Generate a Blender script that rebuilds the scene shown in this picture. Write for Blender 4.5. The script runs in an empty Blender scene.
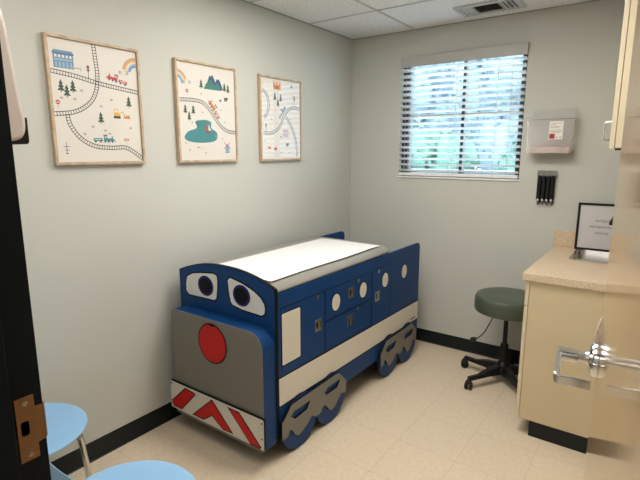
import bpy, math, random
from mathutils import Vector, Matrix
random.seed(7)
S = bpy.context.scene
COL = S.collection
PI = math.pi
def R(d): return math.radians(d)

# ------------------------------------------------------------ camera, world, lights, exposure
cam_data = bpy.data.cameras.new('camera')
cam = bpy.data.objects.new('camera', cam_data); COL.objects.link(cam)
cam_data.sensor_width = 36.0
cam_data.lens = 472.3 * 36.0 / 640.0
cam_data.clip_start = 0.02
right = Vector((0.81131403, 0.58461059, 0.0))
up = Vector((-0.10667502, 0.14804203, 0.98321106))
fwd = Vector((-0.5747956, 0.79769293, -0.18247192))
m = Matrix((right, up, -fwd)).transposed().to_4x4()
m.translation = Vector((2.187, -3.491, 1.531))
cam.matrix_world = m
S.camera = cam
S.view_settings.view_transform = 'Standard'
S.view_settings.look = 'None'
S.view_settings.gamma = 1.0
S.view_settings.use_curve_mapping = False
S.view_settings.exposure = 1.38
S.cycles.use_denoising = True
S.cycles.max_bounces = 10
S.cycles.transparent_max_bounces = 16
S.cycles.caustics_reflective = False
S.cycles.caustics_refractive = False

W = bpy.data.worlds.new('overcast_sky'); S.world = W; W.use_nodes = True
wn = W.node_tree.nodes; wn['Background'].inputs['Color'].default_value = (0.74, 0.87, 1.0, 1)
wn['Background'].inputs['Strength'].default_value = 2.9
LAMP = 6.6          # strength of the ceiling troffer in the room
HALL = 3.5          # strength of the troffer in the corridor

def area(name, loc, rot, sx, sy, power, color, spread=180):
    d = bpy.data.lights.new(name, 'AREA'); d.shape = 'RECTANGLE'; d.size = sx; d.size_y = sy
    d.energy = power; d.color = color; d.spread = R(spread)
    o = bpy.data.objects.new(name, d); COL.objects.link(o); o.location = loc; o.rotation_euler = rot
    return o

# ------------------------------------------------------------ materials
MATS = {}
def mat(name, col, rough=0.5, metal=0.0, coat=0.0, noise=0.0, nscale=20.0, bump=0.0, bscale=80.0, emit=0.0, spec=0.5, stretch=None, trans=0.0, sheen=0.0):
    if name in MATS: return MATS[name]
    M = bpy.data.materials.new(name); M.use_nodes = True
    nt = M.node_tree; b = nt.nodes['Principled BSDF']
    b.inputs['Base Color'].default_value = (*col, 1); b.inputs['Roughness'].default_value = rough
    b.inputs['Metallic'].default_value = metal; b.inputs['Coat Weight'].default_value = coat
    b.inputs['Specular IOR Level'].default_value = spec
    if trans: b.inputs['Transmission Weight'].default_value = trans
    if emit:
        b.inputs['Emission Color'].default_value = (*col, 1); b.inputs['Emission Strength'].default_value = emit
    tc = nt.nodes.new('ShaderNodeTexCoord'); mp = nt.nodes.new('ShaderNodeMapping')
    nt.links.new(tc.outputs['Object'], mp.inputs['Vector'])
    if stretch: mp.inputs['Scale'].default_value = stretch
    if noise:
        n = nt.nodes.new('ShaderNodeTexNoise'); n.inputs['Scale'].default_value = nscale; n.inputs['Detail'].default_value = 5
        nt.links.new(mp.outputs[0], n.inputs['Vector'])
        r = nt.nodes.new('ShaderNodeMapRange'); r.inputs['From Min'].default_value = .25; r.inputs['From Max'].default_value = .75
        r.inputs['To Min'].default_value = 1 - noise; r.inputs['To Max'].default_value = 1 + noise
        nt.links.new(n.outputs['Fac'], r.inputs['Value'])
        v = nt.nodes.new('ShaderNodeVectorMath'); v.operation = 'SCALE'; v.inputs[0].default_value = col
        nt.links.new(r.outputs[0], v.inputs['Scale']); nt.links.new(v.outputs[0], b.inputs['Base Color'])
    if bump:
        n2 = nt.nodes.new('ShaderNodeTexNoise'); n2.inputs['Scale'].default_value = bscale; n2.inputs['Detail'].default_value = 4
        nt.links.new(mp.outputs[0], n2.inputs['Vector'])
        bp = nt.nodes.new('ShaderNodeBump'); bp.inputs['Strength'].default_value = bump; bp.inputs['Distance'].default_value = 0.004
        nt.links.new(n2.outputs['Fac'], bp.inputs['Height']); nt.links.new(bp.outputs[0], b.inputs['Normal'])
    MATS[name] = M
    return M

def glassy(name, tint=(1, 1, 1), rough=0.0, opacity=0.0, base=(1, 1, 1), ior=1.5):
    """thin clear sheet: fresnel mix of a transparent and a glossy shader, with an optional milky part"""
    M = bpy.data.materials.new(name); M.use_nodes = True; nt = M.node_tree; nt.nodes.clear()
    o = nt.nodes.new('ShaderNodeOutputMaterial'); t = nt.nodes.new('ShaderNodeBsdfTransparent'); t.inputs[0].default_value = (*tint, 1)
    g = nt.nodes.new('ShaderNodeBsdfGlossy'); g.inputs['Roughness'].default_value = rough
    f = nt.nodes.new('ShaderNodeFresnel'); f.inputs['IOR'].default_value = ior
    mx = nt.nodes.new('ShaderNodeMixShader')
    src = t
    if opacity:
        d = nt.nodes.new('ShaderNodeBsdfDiffuse'); d.inputs[0].default_value = (*base, 1)
        tl = nt.nodes.new('ShaderNodeBsdfTranslucent'); tl.inputs[0].default_value = (*base, 1)
        m1 = nt.nodes.new('ShaderNodeMixShader'); m1.inputs[0].default_value = .4
        nt.links.new(d.outputs[0], m1.inputs[1]); nt.links.new(tl.outputs[0], m1.inputs[2])
        m2 = nt.nodes.new('ShaderNodeMixShader'); m2.inputs[0].default_value = opacity
        nt.links.new(t.outputs[0], m2.inputs[1]); nt.links.new(m1.outputs[0], m2.inputs[2]); src = m2
    ge = nt.nodes.new('ShaderNodeNewGeometry'); ml = nt.nodes.new('ShaderNodeMath'); ml.operation = 'MULTIPLY'
    iv = nt.nodes.new('ShaderNodeMath'); iv.operation = 'SUBTRACT'; iv.inputs[0].default_value = 1
    nt.links.new(ge.outputs['Backfacing'], iv.inputs[1]); nt.links.new(f.outputs[0], ml.inputs[0]); nt.links.new(iv.outputs[0], ml.inputs[1])
    nt.links.new(ml.outputs[0], mx.inputs[0]); nt.links.new(src.outputs[0], mx.inputs[1]); nt.links.new(g.outputs[0], mx.inputs[2])
    nt.links.new(mx.outputs[0], o.inputs[0])
    MATS[name] = M
    return M

wall_m = mat('wall_paint', (0.545, 0.55, 0.51), .7, noise=.015, nscale=3, bump=.12, bscale=260)
hall_m = mat('corridor_paint', (0.6, 0.58, 0.52), .7, bump=.1, bscale=260)
base_m = mat('vinyl_base', (0.006, 0.010, 0.012), .38, noise=.1, spec=.3)
frame_m = mat('door_frame_paint', (0.003, 0.0075, 0.0115), .45, bump=.05, bscale=120, spec=.2)
blue_m = mat('blue_laminate', (0.0035, 0.042, 0.155), .45, noise=.03, nscale=8, spec=.22)
black_m = mat('black_edge', (0.005, 0.005, 0.006), .6, noise=.05, spec=.15)
grey_m = mat('grey_laminate', (0.175, 0.163, 0.142), .5, noise=.03, nscale=10)
white_m = mat('white_laminate', (0.70, 0.65, 0.56), .45, noise=.02, nscale=10)
cream_m = mat('eye_white', (0.72, 0.72, 0.70), .45, noise=.02)
red_m = mat('red_laminate', (0.50, 0.014, 0.012), .45, noise=.03, spec=.22)
vinyl_m = mat('grey_vinyl', (0.25, 0.24, 0.215), .36, noise=.04, nscale=12, bump=.1, bscale=200)
paper_m = mat('table_paper', (0.76, 0.76, 0.77), .8, noise=.012, bump=.25, bscale=60)
chrome_m = mat('chrome', (0.75, 0.75, 0.75), .12, 1.0, noise=.02)
steel_m = mat('brushed_steel', (0.52, 0.51, 0.48), .25, 1.0, noise=.06, nscale=60, stretch=(1, 20, 1))
darksteel_m = mat('dark_chrome', (0.12, 0.12, 0.12), .2, 1.0, noise=.05)
green_m = mat('green_vinyl', (0.062, 0.080, 0.056), .36, noise=.05, nscale=30, bump=.12, bscale=220)
blackp_m = mat('black_plastic', (0.007, 0.007, 0.008), .4, noise=.06, spec=.3)
almond_m = mat('almond_laminate', (0.61, 0.50, 0.32), .38, noise=.025, nscale=6)
almond_edge = mat('almond_edge_band', (0.66, 0.56, 0.40), .38, noise=.02)
blind_m = mat('blind_white', (0.86, 0.87, 0.90), .45, noise=.01, trans=0.0)
cord_m = mat('blind_cord', (0.55, 0.57, 0.6), .7, noise=.02)
wframe_m = mat('window_frame_black', (0.01, 0.01, 0.012), .4, noise=.05)
sill_m = mat('outer_sill_concrete', (0.75, 0.75, 0.74), .8, noise=.05)
chairblue_m = mat('light_blue_plastic', (0.27, 0.50, 0.78), .33, noise=.015, nscale=15, bump=.05, bscale=300)
brass_m = mat('strike_bronze', (0.34, 0.20, 0.11), .4, .8, noise=.12, nscale=40)
bodyw_m = mat('dispenser_plastic', (0.62, 0.56, 0.52), .22, noise=.02)
lamp_m = mat('lamp_diffuser', (1.0, 0.955, 0.88), .6, emit=LAMP)
front_fill_m = mat('front_fill_panel', (1.0, 0.955, 0.88), .6, emit=3.0)  # glow of the extra fill panel, no known fixture
hlamp_m = mat('corridor_lamp_diffuser', (1.0, 0.97, 0.93), .6, emit=HALL)
tbar_m = mat('ceiling_tbar', (0.55, 0.55, 0.56), .5, noise=.02)
ventw_m = mat('vent_white', (0.50, 0.50, 0.50), .5, noise=.02)
dark_m = mat('vent_dark', (0.035, 0.035, 0.035), .8, noise=.1)
sign_m = mat('sign_paper', (0.62, 0.60, 0.60), .5, noise=.02)
ink_m = mat('black_ink', (0.03, 0.03, 0.03), .6, noise=.02)
rackclear_m = glassy('rack_clear', (0.8, 0.8, 0.8), .1, .35, (.5, .5, .48))
tip_m = mat('white_dot', (0.8, 0.8, 0.8), .4, noise=.02)
tubesheen_m = mat('satin_black_tube', (0.008, 0.008, 0.009), .3, noise=.05, spec=.35)
pglass_m = glassy('picture_glass', ior=1.45)
wglass_m = glassy('window_glass', (0.92, 0.97, 0.98))
sharps_m = glassy('sharps_plastic', (.98, .97, .97), .15, .34, (.98, .96, .96))
sharpsl_m = glassy('sharps_lid_plastic', (.985, .985, .985), .1, .14, (.92, .91, .90))
pink_m = mat('pink_liner', (0.62, 0.47, 0.41), .5, noise=.08)
biored_m = mat('label_red', (0.35, 0.02, 0.02), .5, noise=.05)
label_m = mat('label_white', (0.78, 0.74, 0.70), .5, noise=.02)
greytxt_m = mat('label_grey', (0.35, 0.33, 0.33), .6, noise=.02)
pale_piece_m = mat('pale_mottled', (0.80, 0.70, 0.62), .4, noise=.25, nscale=120)
iris_m = mat('iris_blue', (0.018, 0.014, 0.13), .5, noise=.05, spec=.2)
pupil_m = mat('pupil_black', (0.004, 0.004, 0.007), .5, noise=.05, spec=.15)
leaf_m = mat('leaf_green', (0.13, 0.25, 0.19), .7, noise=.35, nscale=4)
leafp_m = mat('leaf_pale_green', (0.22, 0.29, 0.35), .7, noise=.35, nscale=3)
bark_m = mat('bark', (0.10, 0.08, 0.06), .9, noise=.3, nscale=20, bump=.5)
grass_m = mat('mown_grass', (0.12, 0.2, 0.08), .95, noise=.3, nscale=8)
path_m = mat('pale_concrete', (0.72, 0.73, 0.72), .85, noise=.06, nscale=6)

def frame_wood():
    M = mat('frame_oak', (0.50, 0.35, 0.22), .5); nt = M.node_tree; b = nt.nodes['Principled BSDF']
    tc = nt.nodes.new('ShaderNodeTexCoord'); mp = nt.nodes.new('ShaderNodeMapping'); mp.inputs['Scale'].default_value = (40, 6, 6)
    n = nt.nodes.new('ShaderNodeTexNoise'); n.inputs['Scale'].default_value = 4; n.inputs['Detail'].default_value = 6
    cr = nt.nodes.new('ShaderNodeValToRGB')
    cr.color_ramp.elements[0].color = (0.38, 0.27, 0.175, 1); cr.color_ramp.elements[1].color = (0.60, 0.46, 0.33, 1)
    cr.color_ramp.elements[0].position = .3; cr.color_ramp.elements[1].position = .7
    L = nt.links.new
    L(tc.outputs['Object'], mp.inputs[0]); L(mp.outputs[0], n.inputs['Vector']); L(n.outputs['Fac'], cr.inputs[0]); L(cr.outputs[0], b.inputs['Base Color'])
    return M
oak_m = frame_wood()

def door_wood():
    M = mat('door_laminate', (0.42, 0.27, 0.13), .2); nt = M.node_tree; b = nt.nodes['Principled BSDF']
    tc = nt.nodes.new('ShaderNodeTexCoord'); mp = nt.nodes.new('ShaderNodeMapping'); mp.inputs['Scale'].default_value = (22, 22, 1.2)
    n = nt.nodes.new('ShaderNodeTexNoise'); n.inputs['Scale'].default_value = 2.5; n.inputs['Detail'].default_value = 8; n.inputs['Distortion'].default_value = .4
    cr = nt.nodes.new('ShaderNodeValToRGB')
    cr.color_ramp.elements[0].color = (0.36, 0.235, 0.12, 1); cr.color_ramp.elements[1].color = (0.50, 0.34, 0.185, 1)
    cr.color_ramp.elements[0].position = .3; cr.color_ramp.elements[1].position = .7
    L = nt.links.new
    L(tc.outputs['Object'], mp.inputs[0]); L(mp.outputs[0], n.inputs['Vector']); L(n.outputs['Fac'], cr.inputs[0]); L(cr.outputs[0], b.inputs['Base Color'])
    b.inputs['Roughness'].default_value = .10
    return M
doorwood_m = door_wood()

def floor_material():
    M = mat('vinyl_tile_floor', (0.6, 0.47, 0.33), .38); nt = M.node_tree; b = nt.nodes['Principled BSDF']; L = nt.links.new
    tc = nt.nodes.new('ShaderNodeTexCoord'); mp = nt.nodes.new('ShaderNodeMapping'); mp.inputs['Location'].default_value = (-0.86 + 3.15, 1.675 + 6.3, 0)
    L(tc.outputs['Object'], mp.inputs[0])
    br = nt.nodes.new('ShaderNodeTexBrick'); br.offset = 0; br.squash = 1
    br.inputs['Scale'].default_value = 1; br.inputs['Brick Width'].default_value = .315; br.inputs['Row Height'].default_value = .315
    br.inputs['Mortar Size'].default_value = .0011; br.inputs['Mortar Smooth'].default_value = .3; br.inputs['Bias'].default_value = 0
    br.inputs['Color1'].default_value = (0.69, 0.575, 0.435, 1); br.inputs['Color2'].default_value = (0.715, 0.595, 0.45, 1)
    br.inputs['Mortar'].default_value = (0.50, 0.40, 0.29, 1)
    L(mp.outputs[0], br.inputs['Vector'])
    n = nt.nodes.new('ShaderNodeTexNoise'); n.inputs['Scale'].default_value = 45; n.inputs['Detail'].default_value = 8; n.inputs['Roughness'].default_value = .7
    L(tc.outputs['Object'], n.inputs['Vector'])
    r = nt.nodes.new('ShaderNodeMapRange'); r.inputs['From Min'].default_value = .3; r.inputs['From Max'].default_value = .7
    r.inputs['To Min'].default_value = .90; r.inputs['To Max'].default_value = 1.07; L(n.outputs['Fac'], r.inputs['Value'])
    v = nt.nodes.new('ShaderNodeVectorMath'); v.operation = 'SCALE'; L(br.outputs['Color'], v.inputs[0]); L(r.outputs[0], v.inputs['Scale'])
    L(v.outputs[0], b.inputs['Base Color'])
    bp = nt.nodes.new('ShaderNodeBump'); bp.inputs['Strength'].default_value = .05; bp.inputs['Distance'].default_value = .002
    L(n.outputs['Fac'], bp.inputs['Height']); L(bp.outputs[0], b.inputs['Normal'])
    return M
floor_m = floor_material()

def ceiling_material():
    M = mat('fissured_ceiling_tile', (0.6, 0.6, 0.6), .9); nt = M.node_tree; b = nt.nodes['Principled BSDF']; L = nt.links.new
    tc = nt.nodes.new('ShaderNodeTexCoord')
    n = nt.nodes.new('ShaderNodeTexNoise'); n.inputs['Scale'].default_value = 75; n.inputs['Detail'].default_value = 3; n.inputs['Roughness'].default_value = .6
    L(tc.outputs['Object'], n.inputs['Vector'])
    cr = nt.nodes.new('ShaderNodeValToRGB'); cr.color_ramp.elements[0].position = .36; cr.color_ramp.elements[1].position = .52
    cr.color_ramp.elements[0].color = (0.66, 0.66, 0.67, 1); cr.color_ramp.elements[1].color = (0.85, 0.85, 0.86, 1)
    L(n.outputs['Fac'], cr.inputs[0]); L(cr.outputs[0], b.inputs['Base Color'])
    bp = nt.nodes.new('ShaderNodeBump'); bp.inputs['Strength'].default_value = .35; bp.inputs['Distance'].default_value = .004
    L(cr.outputs[0], bp.inputs['Height']); L(bp.outputs[0], b.inputs['Normal'])
    return M
ceil_m = ceiling_material()

def counter_material():
    M = mat('speckled_counter_laminate', (0.6, 0.45, 0.3), .32); nt = M.node_tree; b = nt.nodes['Principled BSDF']; L = nt.links.new
    tc = nt.nodes.new('ShaderNodeTexCoord')
    n = nt.nodes.new('ShaderNodeTexNoise'); n.inputs['Scale'].default_value = 150; n.inputs['Detail'].default_value = 6; n.inputs['Roughness'].default_value = .75
    L(tc.outputs['Object'], n.inputs['Vector'])
    cr = nt.nodes.new('ShaderNodeValToRGB'); e = cr.color_ramp.elements
    e[0].position = .36; e[0].color = (0.46, 0.33, 0.21, 1); e[1].position = .62; e[1].color = (0.76, 0.62, 0.45, 1)
    k = e.new(.5); k.color = (0.64, 0.50, 0.35, 1)
    L(n.outputs['Fac'], cr.inputs[0]); L(cr.outputs[0], b.inputs['Base Color'])
    return M
counter_m = counter_material()

# ------------------------------------------------------------ helpers
class MB:
    """collects shapes; build() links them as ONE mesh object"""
    def __init__(s): s.v = []; s.f = []; s.mi = []
    def add(s, vs, fs, mi=0):
        o = len(s.v); s.v += [tuple(p) for p in vs]
        for f in fs: s.f.append([i + o for i in f]); s.mi.append(mi)
        return s
    def box(s, x0, x1, y0, y1, z0, z1, mi=0):
        vs = [(x, y, z) for z in (z0, z1) for y in (y0, y1) for x in (x0, x1)]
        return s.add(vs, [(0, 2, 3, 1), (4, 5, 7, 6), (0, 1, 5, 4), (2, 6, 7, 3), (0, 4, 6, 2), (1, 3, 7, 5)], mi)
    def prism(s, pts, axis, a, b, mi=0, mcap=None):
        """polygon extruded along axis from a to b; pts are the two other coordinates in xyz order"""
        def P(p, t):
            q = list(p); q.insert(axis, t); return tuple(q)
        n = len(pts); vs = [P(p, a) for p in pts] + [P(p, b) for p in pts]
        ar = sum(pts[i][0] * pts[(i + 1) % n][1] - pts[(i + 1) % n][0] * pts[i][1] for i in range(n))
        flip = (ar < 0) ^ (axis == 1) ^ (b < a)
        lo = list(range(n)); hi = [i + n for i in range(n)]
        c0, c1 = (lo[::-1], hi) if not flip else (lo, hi[::-1])
        s.add(vs, [c0], mi); o = len(s.v) - 2 * n
        s.f.append([i + o for i in c1]); s.mi.append(mi if mcap is None else mcap)
        for i in range(n):
            j = (i + 1) % n; q = [i, j, j + n, i + n]
            if flip: q = q[::-1]
            s.f.append([k + o for k in q]); s.mi.append(mi)
        return s
    def flat(s, pts, axis, a, mi=0, positive=True):
        n = len(pts)
        ar = sum(pts[i][0] * pts[(i + 1) % n][1] - pts[(i + 1) % n][0] * pts[i][1] for i in range(n))
        vs = []
        for p in pts:
            q = list(p); q.insert(axis, a); vs.append(tuple(q))
        ccw = (ar > 0) ^ (axis == 1)
        idx = list(range(n)) if ccw == positive else list(range(n))[::-1]
        return s.add(vs, [idx], mi)
    def tube(s, pts, r, n=10, mi=0, cap=True, flat=None):
        pts = [Vector(p) for p in pts]; rs = r if isinstance(r, (list, tuple)) else [r] * len(pts)
        t0 = (pts[1] - pts[0]).normalized(); ref = Vector((0, 0, 1)) if abs(t0.z) < .9 else Vector((1, 0, 0))
        u = t0.cross(ref).normalized(); rings = []
        for i, p in enumerate(pts):
            if i == 0: t = t0
            elif i == len(pts) - 1: t = (pts[i] - pts[i - 1]).normalized()
            else: t = ((pts[i + 1] - p).normalized() + (p - pts[i - 1]).normalized()).normalized()
            u = (u - t * u.dot(t)).normalized(); w = t.cross(u); o = len(s.v)
            k = flat or 1.0
            for j in range(n):
                a = 2 * PI * j / n; s.v.append(tuple(p + (u * math.cos(a) + w * math.sin(a) * k) * rs[i]))
            rings.append(o)
        for a, b in zip(rings, rings[1:]):
            for j in range(n):
                s.f.append([a + j, a + (j + 1) % n, b + (j + 1) % n, b + j]); s.mi.append(mi)
        if cap:
            s.f.append([rings[0] + j for j in range(n)][::-1]); s.mi.append(mi)
            s.f.append([rings[-1] + j for j in range(n)]); s.mi.append(mi)
        return s
    def lathe(s, prof, c, axis=2, n=32, mi=0, sx=1.0, sy=1.0):
        """profile of (radius, height) turned about an axis through c"""
        ring = []
        for r, h in prof:
            o = len(s.v)
            for j in range(n):
                a = 2 * PI * j / n; q = [r * math.cos(a) * sx, r * math.sin(a) * sy]; q.insert(axis, h)
                s.v.append((c[0] + q[0], c[1] + q[1], c[2] + q[2]))
            ring.append(o)
        for a, b in zip(ring, ring[1:]):
            for j in range(n):
                q = [a + j, a + (j + 1) % n, b + (j + 1) % n, b + j]
                s.f.append(q if axis != 1 else q[::-1]); s.mi.append(mi)
        lo = [ring[0] + j for j in range(n)]; hi = [ring[-1] + j for j in range(n)]
        if axis == 1: lo, hi = hi, lo
        s.f.append(lo[::-1]); s.mi.append(mi); s.f.append(hi); s.mi.append(mi)
        return s
    def build(s, name, mats, parent=None, bevel=0.0, smooth=False, seg=2, world=True, kind=None, label=None, recalc=True):
        if not isinstance(mats, (list, tuple)): mats = [mats]
        off = Vector((0, 0, 0))
        if parent is not None and world:
            p = parent
            while p is not None: off += p.location; p = p.parent
        me = bpy.data.meshes.new(name)
        me.from_pydata([tuple(Vector(v) - off) for v in s.v], [], s.f)
        for mm in mats: me.materials.append(mm)
        me.polygons.foreach_set('material_index', s.mi)
        if recalc:
            import bmesh
            bm = bmesh.new(); bm.from_mesh(me); bmesh.ops.recalc_face_normals(bm, faces=bm.faces); bm.to_mesh(me); bm.free()
        if smooth:
            me.polygons.foreach_set('use_smooth', [True] * len(me.polygons))
            me.set_sharp_from_angle(angle=R(38))
        me.update()
        o = bpy.data.objects.new(name, me); COL.objects.link(o)
        if parent is not None: o.parent = parent
        if bevel:
            b = o.modifiers.new('bevel', 'BEVEL'); b.width = bevel; b.segments = seg; b.limit_method = 'ANGLE'; b.angle_limit = R(40)
        if kind: o['kind'] = kind
        if label: o['label'] = label
        return o

def thing(name, label, cat, loc=(0, 0, 0), rz=0.0, group=None):
    o = bpy.data.objects.new(name, None); COL.objects.link(o); o.location = loc; o.rotation_euler = (0, 0, rz)
    o.empty_display_size = .05
    o['label'] = label; o['category'] = cat
    if group: o['group'] = group
    return o
def tag(o, label, cat, group=None):
    o['label'] = label; o['category'] = cat
    if group: o['group'] = group
    return o
def struct_empty(name, loc=(0, 0, 0), rz=0.0):
    o = bpy.data.objects.new(name, None); COL.objects.link(o); o.location = loc; o.rotation_euler = (0, 0, rz); o['kind'] = 'structure'
    return o
def copy_tree(o, parent=None):
    c = o.copy(); COL.objects.link(c)
    if parent is not None: c.parent = parent
    for ch in list(o.children): copy_tree(ch, c)
    return c
def circle(cx, cy, rx, ry=None, n=32, a0=0, a1=2 * PI):
    ry = rx if ry is None else ry
    full = abs(a1 - a0 - 2 * PI) < 1e-6
    k = n if full else n + 1
    return [(cx + rx * math.cos(a0 + (a1 - a0) * i / n), cy + ry * math.sin(a0 + (a1 - a0) * i / n)) for i in range(k)]
def rounded(x0, x1, y0, y1, r, n=6):
    """rounded rectangle; r is one radius or four (bl, br, tr, tl)"""
    rs = r if isinstance(r, (list, tuple)) else [r] * 4
    pts = []
    for (cx, cy, sx, sy, a), q in zip(((x0, y0, 1, 1, PI), (x1, y0, -1, 1, 1.5 * PI), (x1, y1, -1, -1, 0), (x0, y1, 1, -1, .5 * PI)), rs):
        if q <= 0: pts.append((cx, cy)); continue
        pts += circle(cx + sx * q, cy + sy * q, q, n=n, a0=a, a1=a + PI / 2)
    return pts
def offset_poly(pts, d):
    """grow a polygon outwards by d (mitred)"""
    n = len(pts); ar = sum(pts[i][0] * pts[(i + 1) % n][1] - pts[(i + 1) % n][0] * pts[i][1] for i in range(n))
    sg = 1 if ar > 0 else -1; out = []
    for i in range(n):
        p0, p1, p2 = Vector(pts[i - 1]), Vector(pts[i]), Vector(pts[(i + 1) % n])
        a = (p1 - p0).normalized(); b = (p2 - p1).normalized()
        na = Vector((a.y, -a.x)) * sg; nb = Vector((b.y, -b.x)) * sg
        m_ = (na + nb); m_ = m_.normalized() if m_.length > 1e-6 else na
        k = d / max(.4, m_.dot(na)); out.append((p1.x + m_.x * k, p1.y + m_.y * k))
    return out
def smooth_pts(pts, k=6, closed=False):
    n = len(pts); out = []
    rng = range(n if closed else n - 1)
    for i in rng:
        g = (lambda j: Vector(pts[j % n])) if closed else (lambda j: Vector(pts[max(0, min(n - 1, j))]))
        p0, p1, p2, p3 = g(i - 1), g(i), g(i + 1), g(i + 2)
        for s_ in range(k):
            t = s_ / k
            out.append(tuple(.5 * ((2 * p1) + (p2 - p0) * t + (2 * p0 - 5 * p1 + 4 * p2 - p3) * t * t + (3 * p1 - p0 - 3 * p2 + p3) * t ** 3)))
    if not closed: out.append(tuple(pts[-1]))
    return out
def text_mesh(body, size, name, material, parent, M4, extrude=.0004, spacing=1.0, align='CENTER'):
    cu = bpy.data.curves.new(name, 'FONT'); cu.body = body; cu.size = size; cu.align_x = align; cu.extrude = extrude; cu.space_character = spacing
    cu.resolution_u = 3
    t = bpy.data.objects.new(name + '_tmp', cu); COL.objects.link(t)
    dg = bpy.context.evaluated_depsgraph_get()
    me = bpy.data.meshes.new_from_object(t.evaluated_get(dg)); bpy.data.objects.remove(t)
    me.transform(M4); me.materials.clear(); me.materials.append(material); me.name = name
    o = bpy.data.objects.new(name, me); COL.objects.link(o); o.parent = parent
    return o

# ------------------------------------------------------------ the room shell
XR, YF, H = 2.27, -3.15, 2.44        # right wall, front wall (inner faces), ceiling height
WX0, WX1, WZ0, WZ1 = .452, 1.375, 1.345, 2.245   # window opening
DX0, DX1, DZ = 1.30, 2.215, 2.12     # doorway
MB().box(-.12, XR + .12, -5.3, .15, -.06, 0).build('floor', floor_m, kind='structure')
c = MB().box(-.12, XR + .12, -5.3, .15, H, H + .05); c.build('ceiling', ceil_m, kind='structure')
MB().box(-.12, 0, YF - .14, .15, 0, H).build('wall_left', wall_m, kind='structure')
MB().box(XR, XR + .12, -5.3, .15, 0, H).build('wall_right', wall_m, kind='structure')
w = MB()
w.box(0, WX0, 0, .15, 0, H).box(WX1, XR, 0, .15, 0, H).box(WX0, WX1, 0, .15, 0, WZ0).box(WX0, WX1, 0, .15, WZ1, H)
w.build('wall_back', wall_m, kind='structure')
w = MB()
w.box(0, DX0 - .02, YF - .14, YF, 0, H).box(DX1 + .02, XR, YF - .14, YF, 0, H).box(DX0 - .02, DX1 + .02, YF - .14, YF, DZ + .02, H)
w.build('wall_front', wall_m, kind='structure')
MB().box(-.12, XR, -5.3, -5.2, 0, H).build('wall_corridor', hall_m, kind='structure')
MB().box(-.24, -.12, -5.3, YF - .14, 0, H).build('wall_corridor_side', hall_m, kind='structure')
# vinyl cove base: vertical face and a small curved toe
def cove(name, pts_fn, a, b):
    prof = [(0, 0), (.013, 0), (.009, .004), (.0055, .012), (.004, .022), (.003, .1), (0, .101)]
    return prof
prof = [(0, 0), (.014, 0), (.010, .004), (.0065, .012), (.005, .022), (.0035, .1), (0, .1015)]
MB().prism([(x, z) for x, z in prof], 1, YF, 0).build('baseboard_left', base_m, kind='structure')
MB().prism([(-x, z) for x, z in prof], 0, .014, XR).build('baseboard_back', base_m, kind='structure')
MB().prism([(XR - x, z) for x, z in prof], 1, YF, -.93).build('baseboard_right', base_m, kind='structure')
MB().prism([(YF + x, z) for x, z in prof], 0, .014, DX0 - .05).build('baseboard_front', base_m, kind='structure')
# suspended ceiling grid and wall angle
g = MB()
for k in range(-1, 3):
    x = .56 + 1.22 * k
    if 0 < x < XR: g.box(x - .0075, x + .0075, YF, 0, H - .004, H)
for k in range(0, 6):
    y = -.60 - .61 * k
    if y > YF: g.box(0, XR, y - .0075, y + .0075, H - .004, H)
g.build('trim_1', tbar_m, kind='structure')
angle_m = mat('wall_angle', (0.33, 0.33, 0.33), .5, noise=.02)
g = MB().box(0, .012, YF, 0, H - .005, H).box(0, XR, -.012, 0, H - .005, H)
g.build('trim_2', angle_m, kind='structure')

# ------------------------------------------------------------ window
wi = struct_empty('window_1', (WX0, 0, WZ0))
f = MB(); y0, y1, fw = .045, .10, .042
f.box(WX0, WX0 + .062, y0, y1, WZ0, WZ1).box(WX1 - fw, WX1, y0, y1, WZ0, WZ1).box(WX0, WX1, y0, y1, WZ1 - fw, WZ1).box(WX0, WX1, y0, y1, WZ0, WZ0 + .012)
f.build('window_frame', wframe_m, wi, bevel=.002)
MB().box(.928, .952, y0, y1, WZ0, WZ1).build('mullion', wframe_m, wi, bevel=.002)
MB().box(WX0 + fw, WX1 - fw, y0 + .01, y1 - .01, 1.80, 1.818).build('meeting_rail', steel_m, wi, bevel=.002)
for a, b in ((WX0 + fw, .928), (.952, WX1 - fw)):
    MB().box(a, b, .07, .074, WZ0 + .012, WZ1 - fw).build('window_pane', wglass_m, wi)
MB().box(WX0, WX1, .101, .26, WZ0 - .03, WZ0 + .05).build('outer_sill', sill_m, wi, bevel=.004)
MB().box(WX0 - .01, WX1 + .01, -.012, .044, WZ0 - .012, WZ0 + .0).build('window_sill', blind_m, wi, bevel=.004)

# ------------------------------------------------------------ door frame and door
fr = struct_empty('trim_3', (DX0, YF, 0))
d = MB()
def jamb_profile(x, sg):
    # plan outline of a pressed steel frame: casing face, rabbet, stop
    return [(x - sg * .05, YF + .012), (x, YF + .012), (x, YF - .043), (x + sg * .015, YF - .043), (x + sg * .015, YF - .152), (x - sg * .05, YF - .152), (x - sg * .05, YF - .139), (x - sg * .02, YF - .139), (x - sg * .02, YF + .0), (x - sg * .05, YF + .0)]
MB().prism(jamb_profile(DX0, 1), 2, 0, DZ).build('door_jamb', frame_m, fr, bevel=.0015)
MB().prism(jamb_profile(DX1, -1), 2, 0, DZ).build('door_jamb', frame_m, fr, bevel=.0015)
hd = [(YF + .012, DZ), (YF + .012, DZ + .05), (YF, DZ + .05), (YF, DZ + .02), (YF - .139, DZ + .02), (YF - .139, DZ + .05), (YF - .152, DZ + .05), (YF - .152, DZ - .015), (YF - .043, DZ - .015), (YF - .043, DZ)]
MB().prism(hd, 0, DX0 - .05, DX1 + .05).build('door_head', frame_m, fr, bevel=.0015)
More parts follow.
